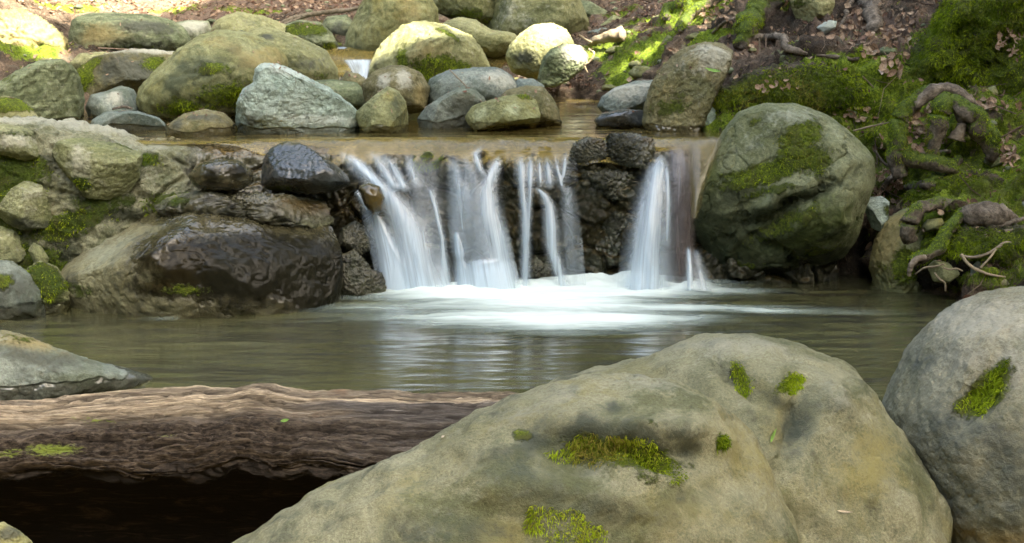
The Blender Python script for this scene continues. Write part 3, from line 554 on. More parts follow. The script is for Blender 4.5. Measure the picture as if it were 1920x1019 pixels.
mrock('boulder', 'tall narrow yellow green boulder standing at the water edge under the right bank', [(1630,500),(1640,450),(1662,410),(1700,388),(1735,392),(1745,430),(1742,500),(1730,560),(1700,590),(1650,580)], 7.28, .24, 'olive', seed=66, soft=2, amp=.07, crack=.06, yel=[(1660,450,24,60),(1690,410,30,20,0,.8)], moss=[(1700,500,24,30,0,1),(1715,420,20,16,0,.8),(1660,510,20,30,0,.5)], pale=[(1705,470,12,20)])
rock('rock', 'small teal faceted rock between the round boulder and the mossy bank', [(1620,385),(1628,370),(1655,367),(1668,380),(1664,425),(1655,436),(1632,430)], 7.42, .07, 'teal', seed=67, sub=6, facets=5, soft=1, amp=.05, moss=[(1662,400,10,14,0,.6)])
rock('rock', 'small oval olive stone under the curved mossy root', [(1729,425),(1738,412),(1765,408),(1772,420),(1760,432),(1735,436)], 7.12, .05, 'olive', seed=68, sub=5, amp=.04)
rock('rock', 'pale green stone lodged in the dark undercut of the bank', [(1738,500),(1752,488),(1790,492),(1800,515),(1780,532),(1750,528)], 6.95, .07, 'olive', seed=69, sub=5, amp=.05, facets=3)
rock('rock', 'greenish stone beside the white rootlets in the undercut', [(1820,500),(1835,485),(1855,505),(1840,528),(1818,530)], 6.9, .05, 'teal', seed=70, sub=5, facets=3, amp=.04, stain=[(1835,510,12,12,0,.6)])
rock('rock', 'flat mossy stone low in the bank beside the nearest right boulder', [(1845,530),(1860,520),(1890,522),(1900,534),(1870,545)], 6.85, .06, 'olive', seed=71, sub=5, amp=.04)
rock('rock', 'blue grey flat stone on the mossy slope below the root arch', [(1790,350),(1800,340),(1830,336),(1850,342),(1845,354),(1805,358)], 7.38, .06, 'teal', seed=72, sub=5, amp=.1)
rock('rock', 'small mossy stone on the slope right of the root arch foot', [(1842,305),(1852,290),(1872,292),(1880,308),(1860,316)], 7.45, .06, 'grey', seed=73, sub=5, facets=3, amp=.06)
rock('rock', 'smooth light stone at the right frame edge above the brown root', [(1900,388),(1912,378),(1935,375),(1940,395),(1910,396)], 7.2, .05, 'blue', seed=74, sub=5, amp=.04)
rock('rock', 'upright smooth grey stone at the right edge above the leaf pocket', [(1848,180),(1852,165),(1866,160),(1872,175),(1866,192),(1854,192)], 7.85, .05, 'tan', seed=75, sub=5, amp=.04)
# --- mossy earth of the right bank
def holes(*h):
    return lambda v, f: dents(v, vnorm(v, f), list(h))
def mound(lab, out, Yf, D, seed, moss, pf=None, **k):
    r = rock('mossy_mound', lab, out, Yf, D, 'earth', cat='mossy mound', seed=seed, amp=.14, rough=.035, soft=1.6, sub=7, moss=moss, postfn=pf, **k)
    blades(r[0], r[1], r[2], r[4]['moss'], 17000, .018, .0038, seed=seed, th=.36, maxn=40000, name='moss', droop=.6)
mound('mossy lip of the bank overhanging a black hollow between the leaning and the round boulder', [(1322,235),(1330,195),(1350,168),(1400,140),(1470,122),(1560,118),(1620,140),(1640,200),(1560,215),(1450,212),(1400,222),(1370,250),(1330,252)], 8.0, .22, 401,
  [(1400,172,60,20,25,1),(1480,170,60,40,0,1),(1560,160,70,40,0,1),(1350,185,25,14,30,1),(1600,190,30,20)], under=.7, stain=[(1350,225,40,20)], pale=[(1440,170,25,20,0,.7)])  # dark blob paints the shade of the hollow under the lip
mound('thick mossy buttress with two dark holes, at the upper right corner of the bank', [(1650,160),(1700,110),(1760,40),(1800,-20),(1960,-60),(1990,60),(1980,230),(1900,230),(1840,190),(1760,170),(1700,185),(1660,185)], 8.0, .3, 402,
  [(1780,50,60,50),(1720,130,60,40),(1860,30,70,40),(1900,140,50,60),(1800,140,60,40),(1850,90,30,30),(1940,60,40,80),(1690,150,30,20)], holes((1900,70,40,50,0,-.03),(1790,20,30,40,0,.03),(1930,150,40,40,0,.03),(1815,68,20,30,0,-.09),(1858,112,22,22,0,-.09),(1760,90,20,60,-30,.03)), stain=[(1815,68,16,22,0,1.2),(1858,114,18,18,0,1.2),(1885,60,20,24,0,.6)])  # dark blobs paint shade into the two dented holes
mound('mossy mound with a rooty black undercut at the water edge, lower right', [(1704,520),(1708,488),(1740,462),(1790,430),(1860,428),(1960,425),(2000,470),(1990,545),(1880,560),(1780,560),(1720,550)], 6.93, .2, 403,
  [(1750,472,50,16,20,1),(1800,455,60,24,0,1),(1870,455,60,20,0,1),(1930,450,40,20),(1850,475,50,12),(1900,500,30,16,0,.8)], under=1.1, stain=[(1780,520,80,30,0,1.3),(1850,530,60,20,0,1.2)])  # black blobs paint the shade of the undercut into the earth colour
mound('low mossy hump below the root arch on the right bank', [(1690,400),(1700,365),(1740,335),(1800,322),(1870,330),(1900,360),(1890,400),(1800,410),(1720,410)], 7.33, .16, 404, [(1740,360,50,20),(1800,345,50,20),(1860,360,40,20),(1780,380,60,14,0,.7)])
# --- left wall stones
WR = dict()
mrock('wall_stone', 'flat overhanging grey stone at the upper left end of the ledge', [(-60,240),(0,232),(50,240),(82,255),(92,280),(84,300),(50,306),(0,292),(-60,285)], 7.08, .2, 'wall', cat='rock', seed=80, facets=4, soft=1.5, amp=.05, moss=[(30,250,40,8,0,.5)], pale=[(30,262,30,14,0,.8)])
mrock('wall_stone', 'large angular grey green stone set in the ledge, second from the left', [(90,300),(105,268),(160,252),(225,262),(268,290),(262,335),(240,365),(200,376),(140,368),(112,345)], 7.05, .16, 'wall', cat='rock', seed=81, facets=7, soft=1.2, amp=.06, crack=.04, moss=[(150,345,20,16,0,.8),(240,270,20,10,0,.6)], pale=[(150,310,20,35,0,.8)])
rock('wall_stone', 'wedge-shaped stone with pointed top at the left, below the overhanging stone', [(-10,395),(20,355),(55,332),(75,340),(90,375),(100,415),(88,428),(40,432),(5,420)], 6.95, .14, 'wall', cat='rock', seed=82, facets=6, soft=1, amp=.03, stain=[(50,422,50,10)], pale=[(55,370,20,30,0,.5)])
rock('wall_stone', 'small grey pebble stuck in the ledge mortar beneath the wedge-shaped stone', [(52,470),(62,455),(78,462),(92,485),(88,502),(66,498)], 6.92, .06, 'wall', cat='rock', seed=83, sub=5, amp=.03)
rock('wall_stone', 'pale lumpy stone at the lower left frame edge of the ledge', [(-60,425),(-10,420),(30,430),(52,460),(55,495),(20,510),(-60,500)], 6.98, .15, 'wall', cat='rock', seed=84, amp=.08, facets=3)
mrock('boulder', 'dark grey wet rock with moss rim at the pool edge, far left', [(-60,500),(-10,488),(20,490),(60,515),(85,545),(95,575),(90,610),(-60,620)], 6.65, .22, 'blue', seed=85, soft=2, amp=.05, stain=[(30,530,50,30,0,.8)], moss=[(5,525,15,12,0,.9),(60,505,20,10,20,.7)], wetz=(.02,.1))
mrock('rock', 'mossy lump at the pool edge beside the huge wet boulder', [(50,505),(75,490),(105,500),(125,530),(132,570),(120,600),(80,600),(62,550)], 6.75, .15, 'wall', seed=86, amp=.1, rough=.03, moss=[(90,530,30,30,0,1),(70,505,20,12)], wetz=(.02,.06))
rock('boulder', 'huge wet boulder at the ledge foot, matt grey left half, glossy black right half', [(102,505),(112,468),(150,432),(205,400),(240,386),(330,383),(430,388),(520,394),(590,404),(625,425),(638,465),(640,530),(634,620),(560,640),(300,640),(150,640),(128,600)], 6.74, .42, 'wetbrown', seed=87, facets=4, fk=.8, soft=1.4, under=.2, toplean=.6, e=.64, amp=.06, crack=.012, sub=8, rough=.005,
     wet=[(480,470,160,90,0,1.3),(360,470,110,60,0,1.1),(330,400,90,25,0,1),(560,520,80,60,0,1.2),(300,540,60,20,0,.8)], pale=[(200,470,75,45,-20,.75),(150,510,30,40,0,.4)], yel=[(340,490,50,50,0,.9),(330,530,60,20,0,.8),(290,420,20,20,0,.4)],
     stain=[(500,500,170,50,0,1.6),(400,520,140,40,0,.9),(320,465,12,10),(305,465,8,8),(420,470,12,14),(590,520,60,70,0,1.2),(440,545,160,14,0,1),(130,520,30,30,0,.6)], moss=[(350,545,40,12,0,.55),(150,545,40,16,0,.5)])
rock('rock', 'wet brown rock nose poking out of the ledge beside the trickle', [(352,330),(372,306),(410,296),(450,302),(474,322),(476,342),(450,358),(400,360),(365,352)], 7.0, .16, 'wetbrown', seed=88, amp=.04, wet=[(415,330,70,40,0,1.3)], stain=[(400,332,20,18),(440,325,20,14)], yel=[(430,345,30,10,0,.6)])
rock('rock', 'dark blue grey wet rock perched at the lip left of the falls, mossy underside', [(488,345),(492,300),(508,275),(532,264),(560,268),(590,284),(628,308),(652,330),(658,344),(630,358),(580,366),(530,364),(500,356)], 7.12, .24, 'darkwet', seed=89, facets=5, soft=1.5, amp=.05, crack=.02, yel=[(540,268,30,5),(530,352,50,8,0,.8)], moss=[(530,354,45,7,0,.5)], stain=[(600,352,60,10)])
mrock('rock', 'long rough wet shelf of rock above the huge wet boulder', [(285,385),(300,368),(350,360),(430,362),(500,366),(580,372),(625,380),(630,420),(560,430),(400,420),(300,410)], 7.02, .2, 'wallface', seed=90, amp=.12, rough=.05, facets=4, wet=[(460,390,170,30,0,1)], stain=[(420,400,120,20,0,.7)], yel=[(580,388,60,16),(520,380,40,10,0,.7)], moss=[(330,380,40,12,0,.7),(300,375,30,10,0,.6)])
for i, (o, Yf, s, lab) in enumerate([
   ([(622,520),(640,480),(665,470),(690,495),(700,525),(680,560),(630,560)], 7.08, 91, 'wet jagged grey rock at pool level left of the main cascade'),
   ([(655,540),(690,505),(725,515),(738,545),(720,575),(660,575)], 7.1, 92, 'low wet rock at pool level touching the main cascade'),
   ([(630,470),(640,430),(665,415),(690,430),(695,470),(660,485)], 7.2, 93, 'wet rock in the left wall above the jagged grey rock')]):
    rock('wet_rock', lab, o, Yf, .14, 'fallrock', cat='rock', seed=s, facets=6, soft=1, amp=.08, rough=.04, stain=[(o[0][0]+30, o[0][1], 40, 40, 0, .5)])
for i, (o, Yf, s, mt, lab) in enumerate([
   ([(1066,300),(1075,270),(1100,258),(1130,262),(1140,290),(1125,312),(1085,318)], 7.42, 95, 'darkwet', 'dark angular rock at the lip just right of the thin cascades'),
   ([(1120,262),(1150,250),(1190,252),(1225,262),(1232,290),(1215,318),(1170,312),(1130,300)], 7.42, 96, 'fallrock', 'grey green chipped rock breaking the lip, left of the right-hand fall'),
   ([(1085,345),(1095,322),(1150,315),(1205,322),(1212,355),(1190,378),(1120,374),(1092,364)], 7.4, 97, 'fallrock', 'broad glistening dark rock below the chipped lip rock'),
   ([(1096,400),(1110,375),(1160,372),(1195,385),(1190,430),(1180,475),(1140,492),(1108,470),(1095,430)], 7.42, 98, 'fallrock', 'brown wet block in the middle of the wall left of the right-hand fall'),
   ([(925,360),(935,340),(955,342),(962,360),(952,378),(932,376)], 7.42, 99, 'fallrock', 'small brown nub of rock between the second fall and the thin cascades'),
   ([(1180,500),(1190,455),(1208,430),(1215,470),(1215,520),(1190,530)], 7.42, 100, 'fallrock', 'narrow orange-brown wet rock hugging the foot of the right-hand fall'),
   ([(962,540),(975,480),(1010,468),(1040,490),(1055,540)], 7.40, 101, 'fallrock', 'low purple-grey rock behind the foot of the thin cascades'),
   ([(740,345),(760,338),(800,340),(828,352),(835,420),(828,500),(790,520),(760,440)], 7.42, 103, 'fallrock', 'dark vertical rock behind the thin film right of the main cascade'),
   ([(920,470),(935,390),(965,385),(985,430),(985,500),(950,540)], 7.44, 104, 'fallrock', 'olive brown wall rock between the second fall and the thin cascades')]):
    rock('wet_rock', lab, o, Yf + .07, .13, 'wallface', cat='rock', seed=s, facets=9, soft=.8, amp=.16, rough=.05, crack=.03, wet=[(o[0][0] + 30, o[0][1], 90, 90)], stain=[(o[0][0] + 25, o[0][1] + 15, 50, 45, 0, .9)], yel=[(o[3][0], o[3][1], 18, 16, 0, .7)], pale=[(o[2][0], o[2][1] + 8, 14, 10, 0, .6)])
rock('wet_rock', 'small brown rock nub parting the main cascade at the left', [(672,350),(690,342),(712,350),(722,372),(718,398),(700,402),(684,385)], 7.14, .1, 'wetbrown', cat='rock', seed=102, sub=5, amp=.05, wet=[(700,370,40,40)], yel=[(700,370,30,30,0,.9)])
rock('rock', 'sloping rock tip in the lower pool at the left edge, mossy above, wet blue foot', [(-200,660),(-100,625),(0,619),(40,628),(110,655),(180,680),(240,695),(300,706),(260,740),(100,780),(-150,790)], 5.35, .3, 'blue', seed=105, soft=1.6, amp=.03, sub=7, yel=[(50,640,80,14,-15,.9)], stain=[(60,670,90,14,-12,.9)], moss=[(20,632,60,8,-10,.5)], wetz=(.03,.05), shear=.3)
# --- foreground boulders
back = rockverts([(1020,770),(1040,716),(1085,706),(1150,692),(1212,680),(1266,648),(1340,632),(1430,632),(1510,655),(1575,695),(1628,742),(1664,795),(1704,852),(1742,912),(1765,970),(1780,1080),(1700,1250),(1300,1280),(1050,1000)], 3.98, .60, sub=6, seed=201, soft=1.3, amp=.02, e=.8)
front = rockverts([(400,1060),(440,1028),(480,1000),(560,952),(650,897),(760,846),(850,797),(960,747),(1040,732),(1110,712),(1180,716),(1280,738),(1340,768),(1385,800),(1430,880),(1500,1010),(1520,1200),(1300,1330),(800,1330),(480,1250)], 3.36, .50, sub=6, seed=202, soft=1.5, amp=.02, e=.8)
v, f = union([back, front], .012)
n = vnorm(v, f)
v = dents(v, n, [(1220,846,120,22,-8,-.06),(1060,850,90,30,-25,-.05),(1240,862,26,9,-20,-.06),(1190,800,110,22,-6,.03),(1150,770,120,30,0,.012),(1490,790,26,80,-25,-.07),(1400,730,60,22,-35,-.05),(1560,750,50,40,-30,.045),
   (1300,800,60,40,20,.02),(1450,850,60,60,0,.02),(1100,930,200,30,-10,.015),(900,960,120,30,-20,-.02),(1600,960,60,50,0,-.02),(1010,880,60,20,-15,-.02),(1350,905,50,30,0,-.015),(840,880,80,20,30,-.012)])
n = vnorm(v, f)
v = v + n * (fbm(v * 2.5, 3) * .018 + fbm(v * 7, 5, .6) * .008 + fbm(v * 34, 3, .6) * .0018 - .006 * np.exp(-(fbm(v * 3.1 + 50, 4, .55) / .02) ** 2))[:, None]
n = vnorm(v, f)
hm = {'moss': blobattr(v, n, [(1170,842,75,20,-10,1),(1215,862,55,18,-15,.9),(1120,850,60,14,0,.6),(1250,880,50,20,0,.5),(1358,826,16,16,0,.8),(1040,980,80,35,-10,.9),(1100,1000,50,30,0,.9),(1475,722,34,9,25,.8),(1390,712,9,34,20,.75),(1225,900,40,16,-20,.6),(970,810,20,10,0,.6),(1225,792,10,8,0,.6)]),
  'stain': blobattr(v, n, [(1150,820,140,30,-5,.9),(1290,840,40,40,0,.75),(1010,830,60,22,-20,.7),(1490,800,28,70,-30,.8),(1440,745,60,14,-35,.6),(1150,765,16,12,-30,1),(1010,920,120,40,0,.55),(1500,960,90,40,0,.45),(900,990,160,30,0,.6),(1310,930,120,20,0,.5),(1300,770,20,10,0,.6),(980,900,120,40,-20,.65),(1150,960,160,40,-8,.6)]),
  'yel': blobattr(v, n, [(1640,860,50,90,-55,.8),(1400,850,120,60,-30,.6),(1250,960,160,50,0,.6),(950,1000,60,30,0,.9),(1500,950,120,60,0,.55),(800,900,120,30,30,.45)]),
  'pale': blobattr(v, n, [(1200,720,100,16,0,.55),(1380,650,120,20,0,.6),(1000,770,100,18,25,.5),(1140,905,60,18,-20,.5),(1560,740,50,30,-30,.4)])}
M['hero'] = rockmat('smooth_olive_boulder', (.145,.15,.088), (.225,.226,.145), (.066,.075,.05), dark=.9, fine=1.0, fs=2.1, algae=.75, warm=(.18,.172,.08), stain=(.042,.054,.043), bumpy=1.1, pale=(.31,.315,.245), yel=(.215,.195,.07))
hero = mesh('foreground_boulder', v, f, M['hero'], attrs=hm); tag(hero, 'huge two-humped smooth olive boulder filling the bottom centre, with moss in its hollow', 'boulder')
hero_v, hero_n = v, n
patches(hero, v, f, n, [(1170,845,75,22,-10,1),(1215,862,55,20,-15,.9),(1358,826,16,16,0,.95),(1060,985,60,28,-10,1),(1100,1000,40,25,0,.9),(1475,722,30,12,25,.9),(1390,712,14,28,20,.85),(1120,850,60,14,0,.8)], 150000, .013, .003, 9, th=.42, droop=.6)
def rpost(v, f):
    n = vnorm(v, f); return dents(v, n, [(1840,730,22,60,-35,-.07),(1790,900,80,80,0,.015),(1760,690,30,60,0,-.015)])
mrock('foreground_boulder', 'large round grey boulder cropped by the right frame edge with a moss-filled scar', [(1650,775),(1668,725),(1700,660),(1745,606),(1800,568),(1870,546),(1950,536),(2060,550),(2160,640),(2210,800),(2200,1000),(2050,1180),(1850,1180),(1775,1060),(1740,960),(1700,880),(1660,820)], 4.15, .6, 'heroG', cat='boulder', seed=203, soft=3.5, amp=.025, sub=8, rough=.006, e=.9, postfn=rpost,
   moss=[(1848,735,18,48,-35,1),(1810,760,25,14,30,.8)], stain=[(1780,800,80,60,0,.7),(1860,830,90,50,0,.75),(1740,680,30,40,0,.5),(1900,900,80,80,0,.7)], pale=[(1850,600,110,40,0,.9),(1900,680,60,60,0,.6),(1800,660,60,40,0,.5)], yel=[(1700,750,20,50,0,.5),(1860,1010,80,20,0,.8)], blade=True)
rock('rock', 'small pale stump-like rock in the bottom left corner', [(-60,1000),(-20,978),(10,980),(35,995),(60,1015),(75,1060),(-60,1080)], 3.7, .1, 'tan', seed=106, facets=4, soft=1.2, amp=.09, crack=.06, stain=[(15,1000,20,10)])
# --- log
ns = 1000
sec = np.array([(5.32,-.45),(5.33,-.1),(5.22,.06),(5.05,.125),(4.93,.145),(4.80,.12),(4.68,.085),(4.58,.045),(4.54,.01),(4.56,-.03),(4.64,-.05),(4.82,-.06),(5.0,-.12),(5.06,-.3),(5.0,-.62),(4.2,-.75)])
dl = np.r_[0, np.cumsum(np.hypot(*np.diff(sec, axis=0).T))]
tt = np.r_[np.linspace(0, dl[3] - .06, 20, endpoint=False), np.linspace(dl[3] - .06, dl[9] + .03, 230, endpoint=False), np.linspace(dl[9] + .03, dl[-1], 60)]; nt_ = len(tt)
ft = np.linspace(0, dl[-1], 1500); fy_, fz_ = np.interp(ft, dl, sec[:,0]), np.interp(ft, dl, sec[:,1])
kk = np.exp(-.5 * (np.arange(-24, 25) / 10.) ** 2); kk /= kk.sum()
fy_ = np.convolve(np.r_[[fy_[0]]*24, fy_, [fy_[-1]]*24], kk, 'valid'); fz_ = np.convolve(np.r_[[fz_[0]]*24, fz_, [fz_[-1]]*24], kk, 'valid')
SY = np.interp(tt, ft, fy_); SZ = np.interp(tt, ft, fz_)
lx = np.linspace(-2.6, .6, ns)
V = np.stack([np.repeat(lx, nt_), np.tile(SY, ns), np.tile(SZ, ns)], 1); T = np.tile(tt, ns)
lp = 960 + V[:,0] / 4.9 * F; X1 = V[:,0].copy()
V[:,2] += np.interp(lp, [-400, 0, 200, 330, 400, 450, 480, 520, 620, 800, 1000, 1300], [-.09, -.065, -.038, -.020, -.022, -.010, -.009, -.028, -.030, -.036, -.036, -.04])
V[:,2] += .010 * fbm(np.stack([X1 * 5, X1 * 0 + 8, X1 * 0], 1), 4, .6)
lipw = np.exp(-((T - dl[8]) / .10) ** 2); V[:,2] += lipw * (np.interp(lp, [-100, 0, 130, 200, 260, 330, 440, 560, 640, 760], [.0,.005,.01,-.01,-.03,-.04,-.005,.02,.01,.0]) + .014 * fbm(np.stack([X1*7, X1*0, X1*0], 1), 4))
f = gridf(ns, nt_); n = vnorm(V, f)
k = (T > dl[4] - .02) & (T < dl[4] + .02)
if n[k][:, 2].mean() < 0: f = f[:, ::-1]; n = -n
def st(a, b, o, oc=4, g=.6):
    wv = T + .012 * fbm(np.stack([X1 * 1.7, T * 3, X1 * 0 + 5], 1), 3)
    return fbm(np.stack([X1 * a, wv * b, X1 * 0 + o], 1), oc, g)
gr1, gr2, gr3 = st(.7, 16, 3), st(1.1, 42, 9), st(3., 90, 29, 3)
rotz = sstep(dl[5], dl[6], T + .03 * st(1.2, 3, 60)) * sstep(1000, 500, lp + 90 * st(1.5, 6, 61)); rotz = np.maximum(rotz, sstep(dl[7] - .03, dl[7] + .03, T) * .8)
w1, w2, cidl = worley(np.stack([X1 * 7, T * 46, X1 * 0], 1) + .5 * fbm(np.stack([X1 * 5, T * 12, X1 * 0], 1), 3)[:, None])
sraw = st(.45, 8, 40, 3) * 3.0; step_ = (np.round(sraw) + .5 * np.tanh((sraw - np.round(sraw)) * 3)) / 3.0; strat = (np.round(sraw).astype(int) * 7 % 5) / 4.; edge_ = np.exp(-((np.abs(sraw - np.round(sraw)) - .5) / .05) ** 2)
crk = np.exp(-(st(.6, 18, 90) / .07) ** 2); crk2 = np.exp(-(st(.9, 40, 120) / .07) ** 2)
ck = np.maximum(crk, .6 * crk2) * sstep(dl[2], dl[3], T)
d = gr1 * .015 + .006 * st(3, 5, 400) + gr2 * .006 + gr3 * .0025 + step_ * .032 - edge_ * .012 - ck * .028 + rotz * ((w2 - w1).clip(0, .35) * .035 - .012 + ((cidl % 5) / 5. - .5) * .012 + .014 * st(5, 46, 77) + .02 * st(2, 24, 177))
d -= .04 * sstep(.25, .6, st(1.6, 12, 200)) * rotz
d *= sstep(dl[11], dl[9], T)
V = V + n * d[:, None]; n = vnorm(V, f)
def logmat():
    t = NT('weathered_log_wood'); co = t.n('ShaderNodeTexCoord').outputs['Object']
    a = t.noise(t.mapp(co, (2.0, 16, 16)), 2.5, 9, .75, 1.2); b = t.noise(t.mapp(co, (5, 60, 60)), 2.5, 6, .7, .8); c_ = t.noise(co, 3, 5, .6); e_ = t.noise(t.mapp(co, (1, 2.2, 2.2)), 45, 5, .7)
    base = t.mix(t.mr(a, .35, .65), (.10,.092,.082), (.22,.20,.175))
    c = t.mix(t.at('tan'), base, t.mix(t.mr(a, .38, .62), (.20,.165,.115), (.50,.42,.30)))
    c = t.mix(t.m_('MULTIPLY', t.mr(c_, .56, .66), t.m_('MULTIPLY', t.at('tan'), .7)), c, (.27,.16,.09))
    c = t.mul(.85, c, t.mix(t.mr(b, .35, .62), (1.15,1.15,1.15), (.6,.58,.57)))
    rc = t.mix(t.mr(e_, .36, .66), (.013,.010,.008), (.09,.07,.05)); rc = t.mix(t.m_('MULTIPLY', t.mr(a, .5, .62), .6), rc, (.17,.135,.10))
    c = t.mul(.8, c, t.mix(t.at('strat'), (.42,.41,.41), (1.35,1.32,1.28)))
    c = t.mix(t.at('rot'), c, rc)
    c = t.mix(t.m_('MULTIPLY', t.at('crack'), .85), c, (.02,.015,.011))
    c = t.mix(t.mr(t.m_('ADD', t.at('moss'), t.m_('MULTIPLY', t.m_('SUBTRACT', e_, .5), 2.2)), .45, .9), c, (.15,.19,.03))
    c = t.mix(t.at('hollow_shade'), c, t.mix(t.mr(a, .5, .7), (.010,.008,.006), (.05,.036,.025)))  # near-black painted inside the hollow as its deep shade
    p = t.n('ShaderNodeBsdfPrincipled'); t.l(c, p.inputs['Base Color']); p.inputs['Roughness'].default_value = .8; p.inputs['Specular IOR Level'].default_value = .2
    h = t.m_('ADD', a, t.m_('MULTIPLY', b, .6)); h = t.m_('ADD', h, t.m_('MULTIPLY', e_, .3)); t.l(t.bump(h, .008, 1.), p.inputs['Normal']); t.l(p.outputs[0], t.out.inputs[0]); return t.m
M['log'] = logmat()
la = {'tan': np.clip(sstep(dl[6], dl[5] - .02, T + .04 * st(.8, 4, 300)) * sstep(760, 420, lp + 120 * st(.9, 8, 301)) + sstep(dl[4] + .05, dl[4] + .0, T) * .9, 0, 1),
      'rot': np.clip(rotz, 0, 1), 'crack': np.maximum(ck, edge_ * .9), 'strat': strat, 'cell': (cidl % 11) / 11., 'hollow_shade': np.clip(sstep(dl[8] + .0, dl[9] + .02, T + .03 * st(2.5, 12, 70)), 0, 1),
      'moss': blobattr(V, n, [(100,842,50,8),(180,788,50,4,0,.7),(20,850,30,8,0,.8),(320,815,25,5,0,.6),(150,780,60,4,0,.5)])}
log_v, log_n = V, n
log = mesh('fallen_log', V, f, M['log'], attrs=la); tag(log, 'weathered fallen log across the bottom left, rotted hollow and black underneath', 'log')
# ------------------------------------------------------------------ water
def watermat(name, deep, tint, op, streak, dist, rough, refl=1.0):
    t = NT(name); co = t.n('ShaderNodeTexCoord').outputs['Object']
    n1 = t.noise(t.mapp(co, streak), 1.0, 5, .6, .4); n2 = t.noise(t.mapp(co, tuple(s * q for s, q in zip(streak, (2.2, 3.0, 1)))), 1.0, 4, .6, .3)
    h = t.m_('ADD', n1, t.m_('MULTIPLY', n2, .2)); nb = t.bump(h, dist, 1.)
    tr = t.n('ShaderNodeBsdfTransparent'); tr.inputs[0].default_value = tint + (1,)
    df = t.n('ShaderNodeBsdfDiffuse'); t.l(t.mix(t.mr(n1, .3, .7), tuple(c * .75 for c in deep), tuple(c * 1.25 for c in deep)), df.inputs[0])
    m1 = t.n('ShaderNodeMixShader'); m1.inputs[0].default_value = op; t.l(tr.outputs[0], m1.inputs[1]); t.l(df.outputs[0], m1.inputs[2])
    gl = t.n('ShaderNodeBsdfGlossy'); gl.inputs['Roughness'].default_value = rough; t.l(nb, gl.inputs['Normal'])
    fr = t.n('ShaderNodeFresnel'); fr.inputs[0].default_value = 1.33; t.l(nb, fr.inputs['Normal'])
    m2 = t.n('ShaderNodeMixShader'); t.l(t.m_('MULTIPLY', fr.outputs[0], refl, clamp=True), m2.inputs[0]); t.l(m1.outputs[0], m2.inputs[1]); t.l(gl.outputs[0], m2.inputs[2])
    ft = t.n('ShaderNodeBsdfTransparent'); m5 = t.n('ShaderNodeMixShader'); t.l(t.mr(t.at('thin'), 0., 1.), m5.inputs[0]); t.l(m2.outputs[0], m5.inputs[1]); t.l(ft.outputs[0], m5.inputs[2])
    t.l(m5.outputs[0], t.out.inputs[0]); return t.m
M['lower'] = watermat('lower_pool_water', (.095,.095,.038), (.75,.68,.45), .72, (.45, 2.2, 1), .020, .19, 2.3)
M['upper'] = watermat('upper_pool_water', (.30,.235,.07), (.95,.88,.60), .42, (.9, 4., 1), .02, .07, 1.6)  # golden body colour stands in for reflected sunlit rock
def foamlvl(x, y):                   # churned white water field (metres)
    px, py, _ = proj(np.stack([x, y, x * 0], 1))
    return px, py
# lower pool
wx_ = np.linspace(-4.0, 4.2, 420); wy_ = np.linspace(4.86, 7.75, 260); X, Y_ = np.meshgrid(wx_, wy_)
px, py, _ = proj(np.stack([X.ravel(), Y_.ravel(), X.ravel() * 0], 1))
ch = np.exp(-((px - 980) / 420) ** 2) * sstep(640, 545, py)
q = np.stack([X.ravel() * 2.2, Y_.ravel() * 9, X.ravel() * 0], 1)
z = fbm(q, 4, .55) * (.004 + .010 * ch) + fbm(q * .5 + 40, 2) * .004
mesh('lower_pool_water', np.stack([X.ravel(), Y_.ravel(), z], 1), gridf(260, 420), M['lower'], loc=(0,0,0))['kind'] = 'structure'
# upper pool: flat, then bending over the lip
ny1, ny2 = 260, 60
ys = np.r_[np.linspace(13.2, 7.78, ny1), np.linspace(7.77, 7.50, ny2)]
xs = np.linspace(-3.2, 1.75, 420); X, Y_ = np.meshgrid(xs, ys); x = X.ravel(); y = Y_.ravel()
px, py, _ = proj(np.stack([x, y, x * 0 + .75], 1))
lip = 7.72 + .02 * np.sin(x * 9) + .03 * fbm(np.stack([x * 3, x * 0, x * 0], 1), 3)
lip = lip + .0 * x - .16 * sstep(-1.05, -1.6, x)
dd = np.maximum(0, lip - y); zz = .752 - 3.1 * dd ** 2
zz = zz + fbm(np.stack([x * 2.5, y * 7, x * 0], 1), 3) * .0025 + np.where(dd > 0, .006 * fbm(np.stack([x * 14, y * 2, x * 0], 1), 3), 0)
zz += .10 * sstep(9.9, 10.4, y) * sstep(0.1, -.3, x) + .22 * sstep(10.9, 11.6, y)
mesh('upper_pool_water', np.stack([x, y, zz], 1), gridf(len(ys), 420)[:, ::-1], M['upper'], attrs={'thin': sstep(.66 + .02 * fbm(np.stack([x * 9, x * 0, x * 0], 1), 3), .615, zz)}, loc=(0,0,0))['kind'] = 'structure'
